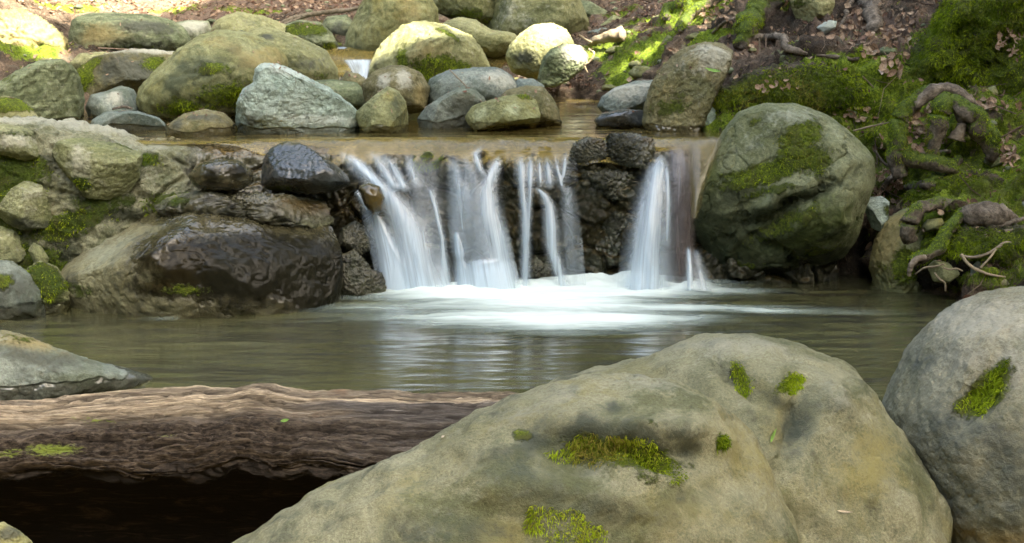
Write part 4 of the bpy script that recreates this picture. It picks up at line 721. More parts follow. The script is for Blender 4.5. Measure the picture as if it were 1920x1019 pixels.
# falling water
def fallmat(name, col, dens, ku=20, kv=.7):
    t = NT(name); v_ = t.at('v'); w = t.at('w')
    def nz(k, kv_, d):
        cx = t.n('ShaderNodeCombineXYZ'); t.l(t.m_('MULTIPLY', w, k), cx.inputs[0]); t.l(t.m_('MULTIPLY', v_, kv_), cx.inputs[1]); t.l(t.at('lay'), cx.inputs[2]); return t.noise(cx.outputs[0], 1.0, d, .6, .2)
    st = t.m_('ADD', t.m_('MULTIPLY', nz(ku, kv, 4), .74), t.m_('MULTIPLY', nz(ku * 4., kv * 1.1, 3), .26))
    a = t.m_('MULTIPLY', t.at('wt'), t.mr(st, .28, .70, .30, 1.25))
    a = t.m_('MULTIPLY', a, dens, clamp=True)
    df = t.n('ShaderNodeBsdfDiffuse'); df.inputs[0].default_value = col + (1,); tl = t.n('ShaderNodeBsdfTranslucent'); tl.inputs[0].default_value = col + (1,)
    m = t.n('ShaderNodeMixShader'); m.inputs[0].default_value = .4; t.l(df.outputs[0], m.inputs[1]); t.l(tl.outputs[0], m.inputs[2])
    gl = t.n('ShaderNodeBsdfGlossy'); gl.inputs['Roughness'].default_value = .3; m3 = t.n('ShaderNodeMixShader'); m3.inputs[0].default_value = .10; t.l(m.outputs[0], m3.inputs[1]); t.l(gl.outputs[0], m3.inputs[2])
    tr = t.n('ShaderNodeBsdfTransparent'); m2 = t.n('ShaderNodeMixShader'); t.l(a, m2.inputs[0]); t.l(tr.outputs[0], m2.inputs[1]); t.l(m3.outputs[0], m2.inputs[2])
    t.l(m2.outputs[0], t.out.inputs[0]); return t.m
M['fall'] = fallmat('white_falling_water', (.68,.80,.88), 1.0)
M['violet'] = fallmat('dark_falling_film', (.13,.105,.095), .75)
M['gold'] = fallmat('golden_sliding_water', (.22,.18,.065), .55, 5, .4)
def stream(name, label, left, right, Yt, Yb, mat, layers=2, bulge=.03, ridges=(), base=0., seed=0, gap=.02, toppow=.5, nu=80, gain=1.):
    nv = 150; vs = []; fs = []; at = {k: [] for k in ('v', 'w', 'wt', 'lay')}; k0 = 0; ts = np.linspace(0, 1, nv); u = np.linspace(0, 1, nu)
    def cur(A):
        A = np.array(A, float); d = np.r_[0, np.cumsum(np.hypot(*np.diff(A, axis=0).T))]; d /= d[-1]
        x = np.interp(ts, d, A[:,0]); y = np.interp(ts, d, A[:,1]); kk = np.exp(-.5 * (np.arange(-9, 10) / 4.) ** 2); kk /= kk.sum()
        sm = lambda q: np.convolve(np.r_[2*q[0]-q[9:0:-1], q, 2*q[-1]-q[-2:-11:-1]], kk, 'valid')
        return sm(x), sm(y)
    lx, ly = cur(left); rx, ry = cur(right)
    px = lx[:,None] + (rx - lx)[:,None] * u; py = ly[:,None] + (ry - ly)[:,None] * u
    W = base * sstep(0, .25, u)[None] * sstep(1, .75, u)[None] * sstep(0, .1, ts)[:,None] * np.ones_like(px)
    for rg in ridges:
        r_ = np.array(rg, float); yy = np.linspace(r_[0,1], r_[-1,1], 60); ky = np.exp(-.5 * (np.arange(-4, 5) / 2.) ** 2); ky /= ky.sum()
        cols = [np.interp(yy, r_[:,1], r_[:,c]) for c in (0, 2, 3)]; cols = [np.convolve(np.r_[[c[0]]*4, c, [c[-1]]*4], ky, 'valid') for c in cols]
        cx, hw, st = (np.interp(py, yy, c) for c in cols); e0 = 9.; inr = sstep(r_[0,1] - (3 if r_[0,1] > 300 else 0), r_[0,1] + (e0 if r_[0,1] > 300 else 34), py) * (1 if r_[-1,1] > 515 else sstep(r_[-1,1] + e0, r_[-1,1] - e0, py))
        W = np.maximum(W, 0) + st * inr * np.exp(-((px - cx) / hw) ** 2)
    for la in range(layers):
        Yc = Yt + (Yb - Yt) * ts ** toppow - la * gap * (.3 + ts)
        Yr = Yc[:,None] - bulge * (1 - (2 * u - 1) ** 2)[None] * (.4 + .6 * ts[:,None]) - .010 * np.clip(W, 0, 1.2)
        d = FWD + ((px - 960) / F)[..., None] * RIGHT + ((509.5 - py) / F)[..., None] * UP
        vs.append((CAM + d * (Yr / d[..., 1])[..., None]).reshape(-1, 3))
        # streak coordinate follows the flow: the column position plus a share of the shift of the main path
        at['w'].append(((lx.mean() + (rx.mean() - lx.mean()) * u)[None] / 360. * np.ones((nv, 1))).ravel()); at['v'].append(np.repeat(ts, nu)); at['lay'].append(np.full(nv * nu, seed * 3.7 + la * 1.9)); at['wt'].append((W * gain / layers ** .5).ravel())
        fs.append(gridf(nv, nu) + k0); k0 += nv * nu
    V = np.concatenate(vs); V = V + (fbm(V * np.array([14, 6, 1.6]) + seed, 3) * .006)[:, None] * np.array([0, -1, 0])
    o = mesh(name, V, np.concatenate(fs), M[mat], attrs={k: np.concatenate(a) for k, a in at.items()})
    tag(o, label, 'waterfall'); return o
stream('waterfall_stream', 'broad main cascade at the left with bluish curls on top, bending right', [(618,276),(640,320),(664,360),(684,430),(700,500),(706,552)], [(836,276),(836,340),(844,430),(854,500),(870,552)], 7.52, 7.24, 'fall', 3, .05, nu=130, seed=1, ridges=[
  [(646,285,12,.4),(676,320,15,.5),(706,345,17,.7),(734,375,19,.95),(758,420,25,1.1),(772,470,30,1.15),(786,552,44,1.4)],
  [(636,280,9,.9),(668,305,12,.9),(698,335,8,.9),(716,354,5,.9)], [(696,280,10,1.),(716,312,9,.6),(736,345,9,1.),(744,356,14,.6)], [(716,284,8,.8),(738,315,7,.8),(754,345,7,.9),(758,356,9,.4)],
  [(667,358,4,.9),(680,380,4,.8),(688,395,7,.5),(700,430,14,.5),(722,480,22,.7),(745,552,30,1.)], [(702,398,5,1.),(712,420,8,1.2),(728,470,12,1.2),(745,552,20,1.3)],
  [(765,284,7,.5),(772,320,8,.45),(784,350,10,.35)], [(790,286,20,.2),(795,350,24,.2),(800,420,26,.25),(816,552,22,.35)], [(806,352,5,.6),(816,390,4,.7),(830,450,4,.6),(836,552,10,.5)]])
stream('waterfall_stream', 'V-shaped second fall whose two arms join above a white foot', [(830,276),(834,340),(840,420),(848,490),(854,552)], [(950,270),(944,330),(948,400),(962,470),(980,552)], 7.53, 7.26, 'fall', 3, .05, nu=90, seed=4, ridges=[
  [(846,284,6,.3),(854,320,10,.5),(862,370,16,.6),(860,430,16,.5),(866,480,14,.5)], [(868,284,8,.2),(886,330,13,.35),(898,400,24,.38),(908,480,28,.42),(910,552,32,.7)],
  [(937,286,4,1.),(928,315,8,1.),(914,350,11,.9),(920,400,14,.9),(936,450,15,1.),(950,552,18,1.1)], [(906,270,5,1.),(891,288,6,1.),(896,308,6,.8),(906,328,6,.5)],
  [(855,436,3,1.),(863,480,7,1.1),(872,552,11,1.3)], [(914,484,32,0),(914,496,36,.9),(916,510,38,1.5),(916,552,42,1.8)]])
stream('waterfall_stream', 'middle curtain of thin parallel threads breaking into two long trickles', [(962,284),(962,350),(962,430),(950,545)], [(1080,278),(1084,350),(1090,430),(1100,545)], 7.53, 7.28, 'fall', 2, .03, nu=120, seed=7, ridges=[
  [(978,286,7,.9),(978,345,5,.7),(984,400,6,.8),(986,470,7,.7),(984,545,8,.5)], [(995,286,5,.8),(994,345,5,.6),(992,400,4,.5),(990,450,4,.2)], [(1011,288,2.5,.6),(1013,350,3,.3)], [(1026,288,4,.7),(1030,350,6,.6)],
  [(1042,288,3,.8),(1046,320,3.5,.7),(1054,352,5,.5)], [(1062,282,4,.9),(1056,335,3,.6)], [(1020,286,50,.22),(1020,345,50,.18)],
  [(1002,352,3,.5),(1018,360,6,.9),(1030,385,8,.9),(1034,430,10,1.),(1036,470,9,.9),(1046,500,9,.9),(1060,545,10,.9)], [(1064,350,8,.35),(1070,420,16,.3),(1074,500,18,.25),(1080,545,18,.3)], [(1096,440,10,.15),(1100,545,16,.2)]])
stream('waterfall_stream', 'tall smooth white fall at the right beside the dark violet sheet', [(1206,284),(1190,340),(1176,400),(1164,460),(1156,545)], [(1268,278),(1270,340),(1272,400),(1272,460),(1274,545)], 7.54, 7.24, 'fall', 3, .05, nu=90, seed=11, ridges=[
  [(1241,286,8,.9),(1232,330,15,1.),(1222,400,22,1.05),(1216,460,26,1.1),(1212,545,34,1.5)], [(1250,300,3,.8),(1254,380,4,.6),(1250,460,6,.3)]])
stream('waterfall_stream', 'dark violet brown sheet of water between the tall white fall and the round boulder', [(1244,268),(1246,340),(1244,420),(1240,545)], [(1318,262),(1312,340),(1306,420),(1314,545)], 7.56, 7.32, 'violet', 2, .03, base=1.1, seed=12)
stream('waterfall_stream', 'golden brown water sliding down the left flank of the round boulder', [(1282,256),(1286,300),(1290,350),(1296,410)], [(1362,250),(1346,300),(1326,350),(1310,410)], 7.50, 7.20, 'gold', 2, .04, base=1.2, seed=14)
stream('waterfall_stream', 'small pale jet low against the foot of the round boulder', [(1274,455),(1270,500),(1264,545)], [(1312,455),(1326,500),(1342,545)], 7.26, 7.14, 'fall', 2, .03, seed=13, ridges=[[(1291,464,3,.8),(1293,500,5,.9),(1293,545,8,.9)], [(1304,468,5,.3),(1312,500,8,.4),(1320,545,14,.6)]])
# foam on the lower pool
def foammat():
    t = NT('churned_white_foam'); co = t.n('ShaderNodeTexCoord').outputs['Object']
    n1 = t.noise(t.mapp(co, (1.1, 6, 1)), 1.1, 6, .6, .9); n2 = t.noise(t.mapp(co, (4, 24, 1)), 1., 4, .6)
    s = t.m_('ADD', t.m_('MULTIPLY', n1, .75), t.m_('MULTIPLY', n2, .25))
    a = t.mr(t.m_('ADD', t.at('foam'), t.m_('MULTIPLY', t.m_('SUBTRACT', s, .5), 1.5)), .0, 1.25)
    df = t.n('ShaderNodeBsdfDiffuse'); t.l(t.mix(a, (.28,.36,.31), (.58,.66,.62)), df.inputs[0]); t.l(t.bump(s, .02, .7), df.inputs['Normal'])
    tr = t.n('ShaderNodeBsdfTransparent'); m2 = t.n('ShaderNodeMixShader'); t.l(a, m2.inputs[0]); t.l(tr.outputs[0], m2.inputs[1]); t.l(df.outputs[0], m2.inputs[2])
    t.l(m2.outputs[0], t.out.inputs[0]); return t.m
M['foam'] = foammat()
fx = np.linspace(-1.9, 2.3, 520); fy = np.linspace(5.9, 7.5, 320); X, Y_ = np.meshgrid(fx, fy); x, y = X.ravel(), Y_.ravel()
px, py, _ = proj(np.stack([x, y, x * 0 + .01], 1))
def G(cx, cy, rx, ry, ang=0.):
    a = R(ang); u = (px - cx) * math.cos(a) + (py - cy) * math.sin(a); w = -(px - cx) * math.sin(a) + (py - cy) * math.cos(a)
    return np.exp(-((u / rx) ** 2 + (w / ry) ** 2))
fo = 1.5 * G(900, 548, 230, 17) + 1.5 * G(1180, 540, 190, 20) + 1.0 * G(1010, 575, 260, 18) + .8 * G(880, 600, 240, 12) + .75 * G(1120, 603, 220, 16) + .65 * G(1400, 582, 260, 7, 1) + .6 * G(1050, 622, 150, 12) + .5 * G(640, 580, 160, 10) + .35 * G(560, 560, 120, 6, -6) + .4 * G(1420, 548, 120, 5) + .35 * G(1300, 600, 200, 10) + .45 * G(300, 598, 50, 5)
fo = fo - .12
zz = .010 + (0.022 * (G(1215, 534, 60, 9) + G(1120, 532, 150, 9) + G(780, 548, 70, 9) + G(915, 546, 60, 9) + G(1300, 538, 40, 7)) * (1 + .35 * fbm(np.stack([x * 6, y * 6, x * 0 + 4], 1), 3)) + .012 * np.clip(fo, 0, 1)) * (1 + .5 * fbm(np.stack([x * 6, y * 14, x * 0], 1), 3)) + fbm(np.stack([x * 2.2, y * 9, x * 0], 1), 4, .55) * .009
keep = fo > -.11; vi = -np.ones(len(x), int); vi[keep] = np.arange(keep.sum()); fq = gridf(320, 520); fq = fq[(vi[fq] >= 0).all(1)]; fq = vi[fq]
mesh('foam', np.stack([x, y, zz], 1)[keep], fq, M['foam'], attrs={'foam': fo[keep]}, loc=(0,0,0))['kind'] = 'stuff'
# small cascade at the back
stream('waterfall_stream', 'tiny white cascade far back between boulders, left of the sunlit boulder', [(638,110),(650,125),(662,145),(668,165)], [(700,110),(696,125),(692,142),(690,165)], 10.2, 9.5, 'fall', 1, .02, base=1.2, seed=15)
# ------------------------------------------------------------------ roots, twigs, litter
def tube(pts, rad, seg=12, step=.012, wob=.25, seed=0, tw=0):
    p = np.array(pts, float); d = np.r_[0, np.cumsum(np.linalg.norm(np.diff(p, axis=0), axis=1))]; n = max(8, int(d[-1] / step)); s = np.linspace(0, d[-1], n)
    # catmull-rom through points
    def cr(col):
        t = s; out = np.zeros(n); k = np.clip(np.searchsorted(d, t, 'right') - 1, 0, len(p) - 2)
        m = np.gradient(col, d); h = d[k+1] - d[k]; u = (t - d[k]) / h
        return (2*u**3-3*u**2+1)*col[k] + (u**3-2*u**2+u)*h*m[k] + (-2*u**3+3*u**2)*col[k+1] + (u**3-u**2)*h*m[k+1]
    c = np.stack([cr(p[:,i]) for i in range(3)], 1); rr = np.interp(s, d, rad) if np.ndim(rad) else np.full(n, rad)
    rm = float(np.mean(rr)); c += np.stack([fbm(c * 7 + seed, 3), fbm(c * 7 + seed + 40, 3), fbm(c * 7 + seed + 80, 3)], 1) * rm * wob * 2
    T = np.gradient(c, axis=0); T /= np.linalg.norm(T, axis=1)[:,None] + 1e-9
    a = np.array([.3, .2, 1.]); U = np.cross(T, a); U /= np.linalg.norm(U, axis=1)[:,None] + 1e-9; W = np.cross(T, U)
    th = np.linspace(0, 2 * math.pi, seg, endpoint=False); ring = U[:,None] * np.cos(th)[None,:,None] + W[:,None] * np.sin(th)[None,:,None]
    q = (c[:,None] + ring * rm).reshape(-1, 3)
    stretch = np.stack([np.repeat(s, seg) * 3, np.tile(np.cos(th), n) * 1.6, np.tile(np.sin(th), n) * 1.6], 1) + seed
    rf = (1 + wob * fbm(q * 9 / max(.3, rm * 20) + seed, 3) * 1.3 + .26 * fbm(stretch * 1.6, 3) + .12 * fbm(q * 60, 3)).reshape(n, seg)
    v = c[:,None] + ring * (rr[:,None] * rf)[:,:,None]; v = v.reshape(-1, 3)
    i = (np.arange(n-1)[:,None] * seg + np.arange(seg)[None]); j = (np.arange(n-1)[:,None] * seg + (np.arange(seg)[None] + 1) % seg)
    f = np.stack([i.ravel(), j.ravel(), (j + seg).ravel(), (i + seg).ravel()], 1)
    v = np.concatenate([v, c[:1], c[-1:]]); m0, m1 = len(v) - 2, len(v) - 1; k = np.arange(seg); k2 = (k + 1) % seg
    f = np.concatenate([f, np.stack([k2, k, np.full(seg, m0), np.full(seg, m0)], 1)[:, :], np.stack([k + (n-1)*seg, k2 + (n-1)*seg, np.full(seg, m1), np.full(seg, m1)], 1)])
    return v, np.concatenate([f[:, [0,1,2]], f[:, [0,2,3]]])
def rootmat():
    t = NT('root_bark'); co = t.coord(); a = t.noise(co, 14, 6, .7, .5); b = t.noise(co, 60, 5, .7)
    c = t.mix(t.mr(a, .35, .65), (.075,.06,.042), (.20,.17,.13)); c = t.mul(.9, c, t.mix(t.mr(b, .3, .7), (.5,.5,.5), (1.4,1.4,1.4)))
    c = t.mix(t.at('pale'), c, (.36,.29,.18))
    mf = t.mr(t.m_('ADD', t.at('moss'), t.m_('MULTIPLY', t.m_('SUBTRACT', a, .5), 1.2)), .4, .6); c = t.mix(mf, c, t.mix(t.mr(b, .35, .65), (.03,.05,.008), (.095,.13,.018)))
    p = t.n('ShaderNodeBsdfPrincipled'); t.l(c, p.inputs['Base Color']); p.inputs['Roughness'].default_value = .85; p.inputs['Specular IOR Level'].default_value = .25
    t.l(t.bump(t.m_('ADD', a, t.m_('MULTIPLY', b, .5)), .012, 1.), p.inputs['Normal']); t.l(p.outputs[0], t.out.inputs[0]); return t.m
M['root'] = rootmat()
rk = 0
def root(name, label, cat, pts, rad, moss=0., pale=0., Y=None, lift=.6, wob=.25, dens=16000, ln=.014):
    """pts: picture px,py[,Y]; laid on the bank unless Y is given; rad in photo px"""
    global rk; rk += 1
    w = []; r_ = []
    rad = rad if np.ndim(rad) else [rad] * len(pts)
    if max(rad) > 7: rad = [q_ * 1.3 for q_ in rad]
    for k_, p_ in enumerate(pts):
        Yk = p_[2] if len(p_) > 2 else Y
        if Yk is None: c, nn = gpoint(p_[0], p_[1]); rr = rad[k_] * c[1] / F; c = c + nn * rr * lift
        else: c = P(p_[0], p_[1], Yk); rr = rad[k_] * Yk / F
        w.append(c); r_.append(rr)
    v, f = tube(w, r_, seg=16 if max(rad) > 5 else 8, seed=rk * 3.1, wob=wob, step=max(.006, min(r_) * .6))
    n = vnorm(v, f); m = np.clip(moss * (.55 + .6 * n[:,2] + .5 * fbm(v * 6 + rk, 3)), 0, 1)
    o = mesh(name, v, f, M['root'], attrs={'moss': m, 'pale': np.full(len(v), pale)}); tag(o, label, cat)
    if moss > .3: blades(o, v, f, m, dens, ln, .0035, seed=rk, th=.42, maxn=14000)
    return o
T_ = 'tree root'
root('mossy_root', 'thick mossy root forming the left side of the root arch on the right bank', T_, [(1690,330,7.42),(1682,290,7.42),(1686,245,7.42),(1704,205,7.46),(1728,178,7.52),(1752,168,7.56)], [10,13,14,13,11,9], moss=.95)
root('root', 'bare grey root bridging the top of the root arch', T_, [(1712,196,7.46),(1738,176,7.48),(1762,166,7.5),(1790,172,7.5),(1812,190,7.52),(1836,204,7.6)], [7,9,10,10,9,6], moss=.25)
root('mossy_root', 'short mossy central post of the root arch', T_, [(1770,178,7.5),(1764,205,7.42),(1760,235,7.4),(1752,262,7.42),(1742,290,7.42)], [8,14,15,12,9], moss=.9)
root('mossy_root', 'mossy root curling down the right side of the root arch', T_, [(1780,190,7.46),(1802,205,7.42),(1828,218,7.4),(1850,245,7.4),(1858,275,7.42),(1846,300,7.45)], [9,12,16,16,12,8], moss=.95)
root('root', 'stubby yellowish root knob hanging inside the right hollow of the root arch', T_, [(1790,205,7.44),(1802,222,7.42),(1800,245,7.4),(1794,262,7.4)], [6,8,8,13], moss=.35, pale=.12)
root('mossy_root', 'mossy root running along the bottom of the leaf-filled root arch', T_, [(1684,270,7.42),(1700,292,7.38),(1730,306,7.36),(1765,308,7.36),(1790,320,7.4)], [8,10,10,11,7], moss=.9)
root('root', 'whitish flat root slanting just below the root arch', T_, [(1706,312),(1722,298),(1752,288),(1784,280)], [3,5,6,3], pale=.5, moss=.2)
root('mossy_root', 'mossy forked root sloping down left below the arch', T_, [(1800,300),(1770,325),(1748,345),(1728,352),(1704,346)], [8,9,10,8,7], moss=.6)
root('root', 'grey brown root dropping into the gap beside the round boulder', T_, [(1695,300),(1688,322),(1672,345),(1655,362)], [5,6,6,4])
root('twig', 'crooked thin root in the leafy gap beside the round boulder', T_, [(1640,282),(1658,306),(1668,312),(1680,296)], [2,2.5,3,2], Y=7.5)
root('mossy_root', 'long curved mossy root ending in a dark hook above the tall narrow boulder', T_, [(1708,455,7.1),(1704,425,7.08),(1716,398,7.1),(1745,386,7.14),(1785,384,7.18),(1830,388,7.25)], [10,12,12,10,9,6], moss=.55, ln=.01)
root('root', 'swollen brown root bulge with smooth bark near the right edge', T_, [(1800,400,7.1),(1820,402,7.05),(1850,400,7.03),(1880,404,7.05),(1905,412,7.1)], [6,16,19,14,5], moss=.15, wob=.12)
root('mossy_root', 'mossy root running from the swollen root down to the undercut edge', T_, [(1806,398,7.08),(1785,425,7.02),(1768,450,6.98),(1745,475,6.94),(1712,490,6.92)], [8,10,10,10,8], moss=.9)
root('root', 'thin dark root beneath the swollen brown root, reaching the right edge', T_, [(1830,440,7.0),(1855,430,7.0),(1890,420,7.0),(1930,405,7.05)], [3,4,4,4])
root('root', 'pale brown root under the thin dark root, near the right edge', T_, [(1835,448,6.96),(1870,436,6.96),(1905,432,6.96),(1940,436,7.0)], [3,4,4,3], moss=.3, pale=.2)
root('root', 'pale thin root arching over the undercut towards the right edge', T_, [(1800,480,6.88),(1830,482,6.86),(1860,472,6.86),(1885,455,6.88),(1915,462,6.9)], [2,3,3,3,2], pale=.4, moss=.3)
root('root', 'long pale rootlet sweeping right across the undercut', T_, [(1802,478,6.86),(1820,500,6.82),(1845,512,6.8),(1885,520,6.8)], [3,3,2.5,1.5], pale=.8)
root('root', 'straight pale rootlet slanting up beside the long pale rootlet', T_, [(1838,502,6.82),(1855,485,6.82),(1868,468,6.84)], [2,2,1.5], pale=.9)
root('root', 'curled rootlet at the left of the dark undercut', T_, [(1716,515,6.88),(1732,503,6.85),(1752,500,6.84),(1770,495,6.84)], [1.5,2,2,1.5], pale=.35)
root('root', 'kinked rootlet hanging in the middle of the dark undercut', T_, [(1752,512,6.84),(1762,524,6.82),(1772,532,6.82),(1773,546,6.82)], [1.5,2,2,1.5], pale=.5)
root('root', 'wavy pale rootlet above the pale green stone', T_, [(1768,502,6.83),(1780,506,6.82),(1795,504,6.82),(1805,508,6.82)], [1.5,2,2,1.5], pale=.6)
root('root', 'dark blunt root stub at the left tip of the undercut', T_, [(1735,482,6.9),(1715,488,6.88),(1706,500,6.87),(1704,518,6.87)], [6,7,6,3], pale=.1)
root('root', 'grey sinuous root lying on the bank above the leaning boulder', T_, [(1412,70),(1432,66),(1452,68),(1470,84),(1490,96),(1512,104)], [4,6,7,7,6,3])
root('root', 'long thin grey root marking the upper edge of the mossy bank', T_, [(1530,106),(1565,108),(1600,106),(1640,101),(1668,95)], [2,4,4,5,3])
root('root', 'thin looping root hanging down beside the pointed stone', T_, [(1608,-10),(1590,16),(1582,40),(1570,62),(1566,84)], [5,4,3.5,3,2])
root('mossy_root', 'stout stump-like root rising at the top right behind the looping root', T_, [(1618,-20),(1626,10),(1636,35),(1640,60)], [10,12,13,9], moss=.2)
root('mossy_root', 'dark mossy diagonal root at the top, left of the pointed stone', T_, [(1450,-20),(1432,10),(1410,35),(1398,65),(1392,95)], [14,16,17,15,10], moss=.85)
root('mossy_root', 'mossy root leaning down left from the top edge, above the leaning boulder', T_, [(1390,-20),(1345,-2),(1315,15),(1292,35),(1280,62)], [10,10,9,8,5], moss=.7)
root('mossy_root', 'arched mossy root on the back slope with yellow green top', T_, [(1245,38),(1255,20),(1280,12),(1305,20),(1322,8)], [6,8,9,7,5], moss=.8)
root('stick', 'brown stick across the soil right of the mossy diagonal root', 'stick', [(1335,62),(1352,48),(1372,38),(1395,30)], [3,3,3,2])
root('stick', 'thin reddish upright twig beside the grey sinuous root', 'stick', [(1424,110,8.7),(1425,90,8.7),(1424,72,8.7)], [1.5,1.5,1.2], pale=.2)
root('stick', 'long pale brown stick lying over the back bank at the top left centre', 'stick', [(515,56,11.9),(545,36,11.9),(590,26,11.9),(640,20,11.9),(690,14,11.9)], [4,5,4,4,3], pale=.25)
root('stick', 'short side branch of driftwood below the long pale brown stick', 'stick', [(520,50,11.85),(545,42,11.85),(570,30,11.9)], [2,2.5,2], pale=.15)
root('stick', 'thin straight twig leaning on the wide pale grey rock', 'stick', [(843,131,8.7),(872,160,8.45),(903,191,8.2)], [1.3,1.5,1.2], pale=.3)
root('stick', 'bare twig pointing into the root gap right of the round boulder', 'stick', [(1600,246,7.45),(1630,238,7.45),(1674,228,7.45)], [1.3,1.6,1.2], pale=.3)
root('stick', 'pale hooked twig dangling beside the sunlit angular rock', 'stick', [(1104,92,10),(1113,104,9.9),(1108,114,9.9),(1096,124,9.9),(1102,136,9.9)], [1.6,2,2,2,1.5], pale=.9)
root('stick', 'straight yellowish twig on sunlit moss right of the dazzling dome', 'stick', [(1086,66,11),(1098,74,11),(1110,80,11)], [1.5,2,1.5], pale=.9)
root('log_piece', 'short sunlit branch end resting on the moss of the back slope', 'branch', [(1105,84,11.2),(1125,75,11.1),(1145,68,11.05),(1168,62,11.0)], [4,6,9,10], pale=.55, moss=.2, wob=.15)
root('stick', 'brown stick on the ledge beside the blue grey rock', 'stick', [(210,206,8.1),(232,201,8.1),(248,205,8.1)], [2,2.5,2])
root('root', 'crooked dark root in the debris right of the sunlit angular rock', T_, [(1150,170),(1180,160),(1215,150),(1240,152)], [2,3,3,2])
# loose litter
def leafmesh(p, nrm, L, Wd, yaw, curl, seed):
    rs = np.random.RandomState(seed); N = len(p)
    a = rs.normal(size=(N,3)); t = np.cross(nrm, a); t /= np.linalg.norm(t, axis=1)[:,None] + 1e-9; s = np.cross(nrm, t)
    uu = np.array([-.5,-.2,.15,.5]); ww = np.array([.12,.5,.42,.04]); V = []
    for k in range(4):
        for sg in (-1, 0, 1):
            hgt = curl * (abs(uu[k]) ** 2 * 2.2 - .1)[None] if False else curl * (abs(uu[k]) * 1.2 + (abs(sg) * .35)) 
            V.append(p + t * (L * uu[k])[:,None] + s * (Wd * ww[k] * sg)[:,None] + nrm * (L * hgt + .003)[:,None])
    V = np.stack(V, 1).reshape(-1, 3); b = np.arange(N) * 12; F_ = []
    for k in range(3):
        for c in range(2):
            i0 = b + k * 3 + c; F_.append(np.stack([i0, i0 + 1, i0 + 4, i0 + 3], 1))
    return V, np.concatenate(F_)
def leafmat(name, cols):
    t = NT(name); r = t.at('rnd'); rp = t.n('ShaderNodeValToRGB'); t.l(r, rp.inputs[0]); e = rp.color_ramp.elements
    e[0].color = cols[0] + (1,); e[1].color = cols[-1] + (1,)
    for i, c in enumerate(cols[1:-1]):
        q = e.new((i + 1) / (len(cols) - 1)); q.color = c + (1,)
    c = t.mul(.7, rp.outputs[0], t.mix(t.mr(t.noise(t.n('ShaderNodeTexCoord').outputs['Object'], 120, 4, .6), .3, .7), (.55,.55,.55), (1.3,1.3,1.3)))
    d = t.n('ShaderNodeBsdfPrincipled'); t.l(c, d.inputs['Base Color']); d.inputs['Roughness'].default_value = .6; d.inputs['Specular IOR Level'].default_value = .3
    tr = t.n('ShaderNodeBsdfTranslucent'); t.l(c, tr.inputs[0]); m = t.n('ShaderNodeMixShader'); m.inputs[0].default_value = .25; t.l(d.outputs[0], m.inputs[1]); t.l(tr.outputs[0], m.inputs[2])
    t.l(m.outputs[0], t.out.inputs[0]); return t.m
M['litter'] = leafmat('dry_leaf', [(.07,.04,.025),(.17,.09,.055),(.27,.175,.11),(.36,.25,.16),(.46,.36,.25)])
rs = np.random.RandomState(5)
tri = GF; cen = GV[tri].mean(1); cpx, cpy, cf = proj(cen); ok = (cpx > -80) & (cpx < 2000) & (cpy > -60) & (cpy < 560) & (cen[:,1] > 6.7) & (cen[:,1] < 15.5)
ar = np.linalg.norm(np.cross(GV[tri[:,2]] - GV[tri[:,0]], GV[tri[:,3]] - GV[tri[:,1]]), axis=1) * .5
land = (cen[:,2] > .8) | ((cen[:,0] > 1.6) & (cen[:,2] > .05)); gnf = GN[tri].mean(1)
def scatter(wt, N, seed):
    rs = np.random.RandomState(seed); w = wt * ar * ok * land; i = rs.choice(len(tri), N, p=w / w.sum()); a = rs.rand(N,1); b = rs.rand(N,1)
    q = GV[tri[i]]; p = (q[:,0] * (1-a) + q[:,1] * a) * (1-b) + (q[:,3] * (1-a) + q[:,2] * a) * b; return p, gnf[i]
lw = GL[tri].mean(1); mw = GM[tri].mean(1)
p, nn = scatter(.05 + 1.2 * lw * (lw > .15) + .25 * (cen[:,1] > 10) * (1 - mw), 9000, 1); rs = np.random.RandomState(2)
nn = nn + rs.normal(size=nn.shape) * .45; nn /= np.linalg.norm(nn, axis=1)[:,None]; N = len(p)
L = (.018 + rs.rand(N) ** 2 * .045); V, F_ = leafmesh(p, nn, L, L * (.35 + rs.rand(N) * .5), 0, .12 + .2 * rs.rand(N), 3)
o = mesh('leaf_litter', V, F_, M['litter'], attrs={'rnd': np.repeat(rs.rand(N), 12)}, smooth=False, loc=(0,0,0)); o['kind'] = 'stuff'
# needles / fine twigs, one loose mass
def strandmass(name, p, nn, Lr, wr, seed, mat, up=.25, drp=0., cols=None):
    rs = np.random.RandomState(seed); N = len(p); d = rs.normal(size=(N,3)); d -= nn * ((d * nn).sum(1) - up * 1.)[:,None]; d[:,2] -= drp; d /= np.linalg.norm(d, axis=1)[:,None]
    L = Lr[0] + rs.rand(N) ** 2 * (Lr[1] - Lr[0]); W = wr[0] + rs.rand(N) ** 2 * (wr[1] - wr[0]); s = np.cross(d, nn); s /= np.linalg.norm(s, axis=1)[:,None] + 1e-9; u = np.cross(s, d)
    bend = s * (rs.normal(size=N) * .18 * L)[:,None]
    V = []
    for k, (tt_, bb) in enumerate(((-.5, 0), (0, 1), (.5, 0))):
        c = p + d * (L * tt_)[:,None] + bend * bb + nn * (W * .7 + .001)[:,None]; w_ = W * (1 if k < 2 else .5)
        for a in range(3):
            th = a * 2.094; V.append(c + (s * math.cos(th) + u * math.sin(th)) * (w_ * .5)[:,None])
    V = np.stack(V, 1).reshape(-1, 3); b = np.arange(N) * 9; F_ = []
    for k in range(2):
        for a in range(3):
            i0 = b + k * 3 + a; i1 = b + k * 3 + (a + 1) % 3; F_.append(np.stack([i0, i1, i1 + 3, i0 + 3], 1))
    o = mesh(name, V, np.concatenate(F_), M[mat], attrs={'rnd': np.repeat(rs.rand(N), 9)}, smooth=True, loc=(0,0,0)); o['kind'] = 'stuff'; return o
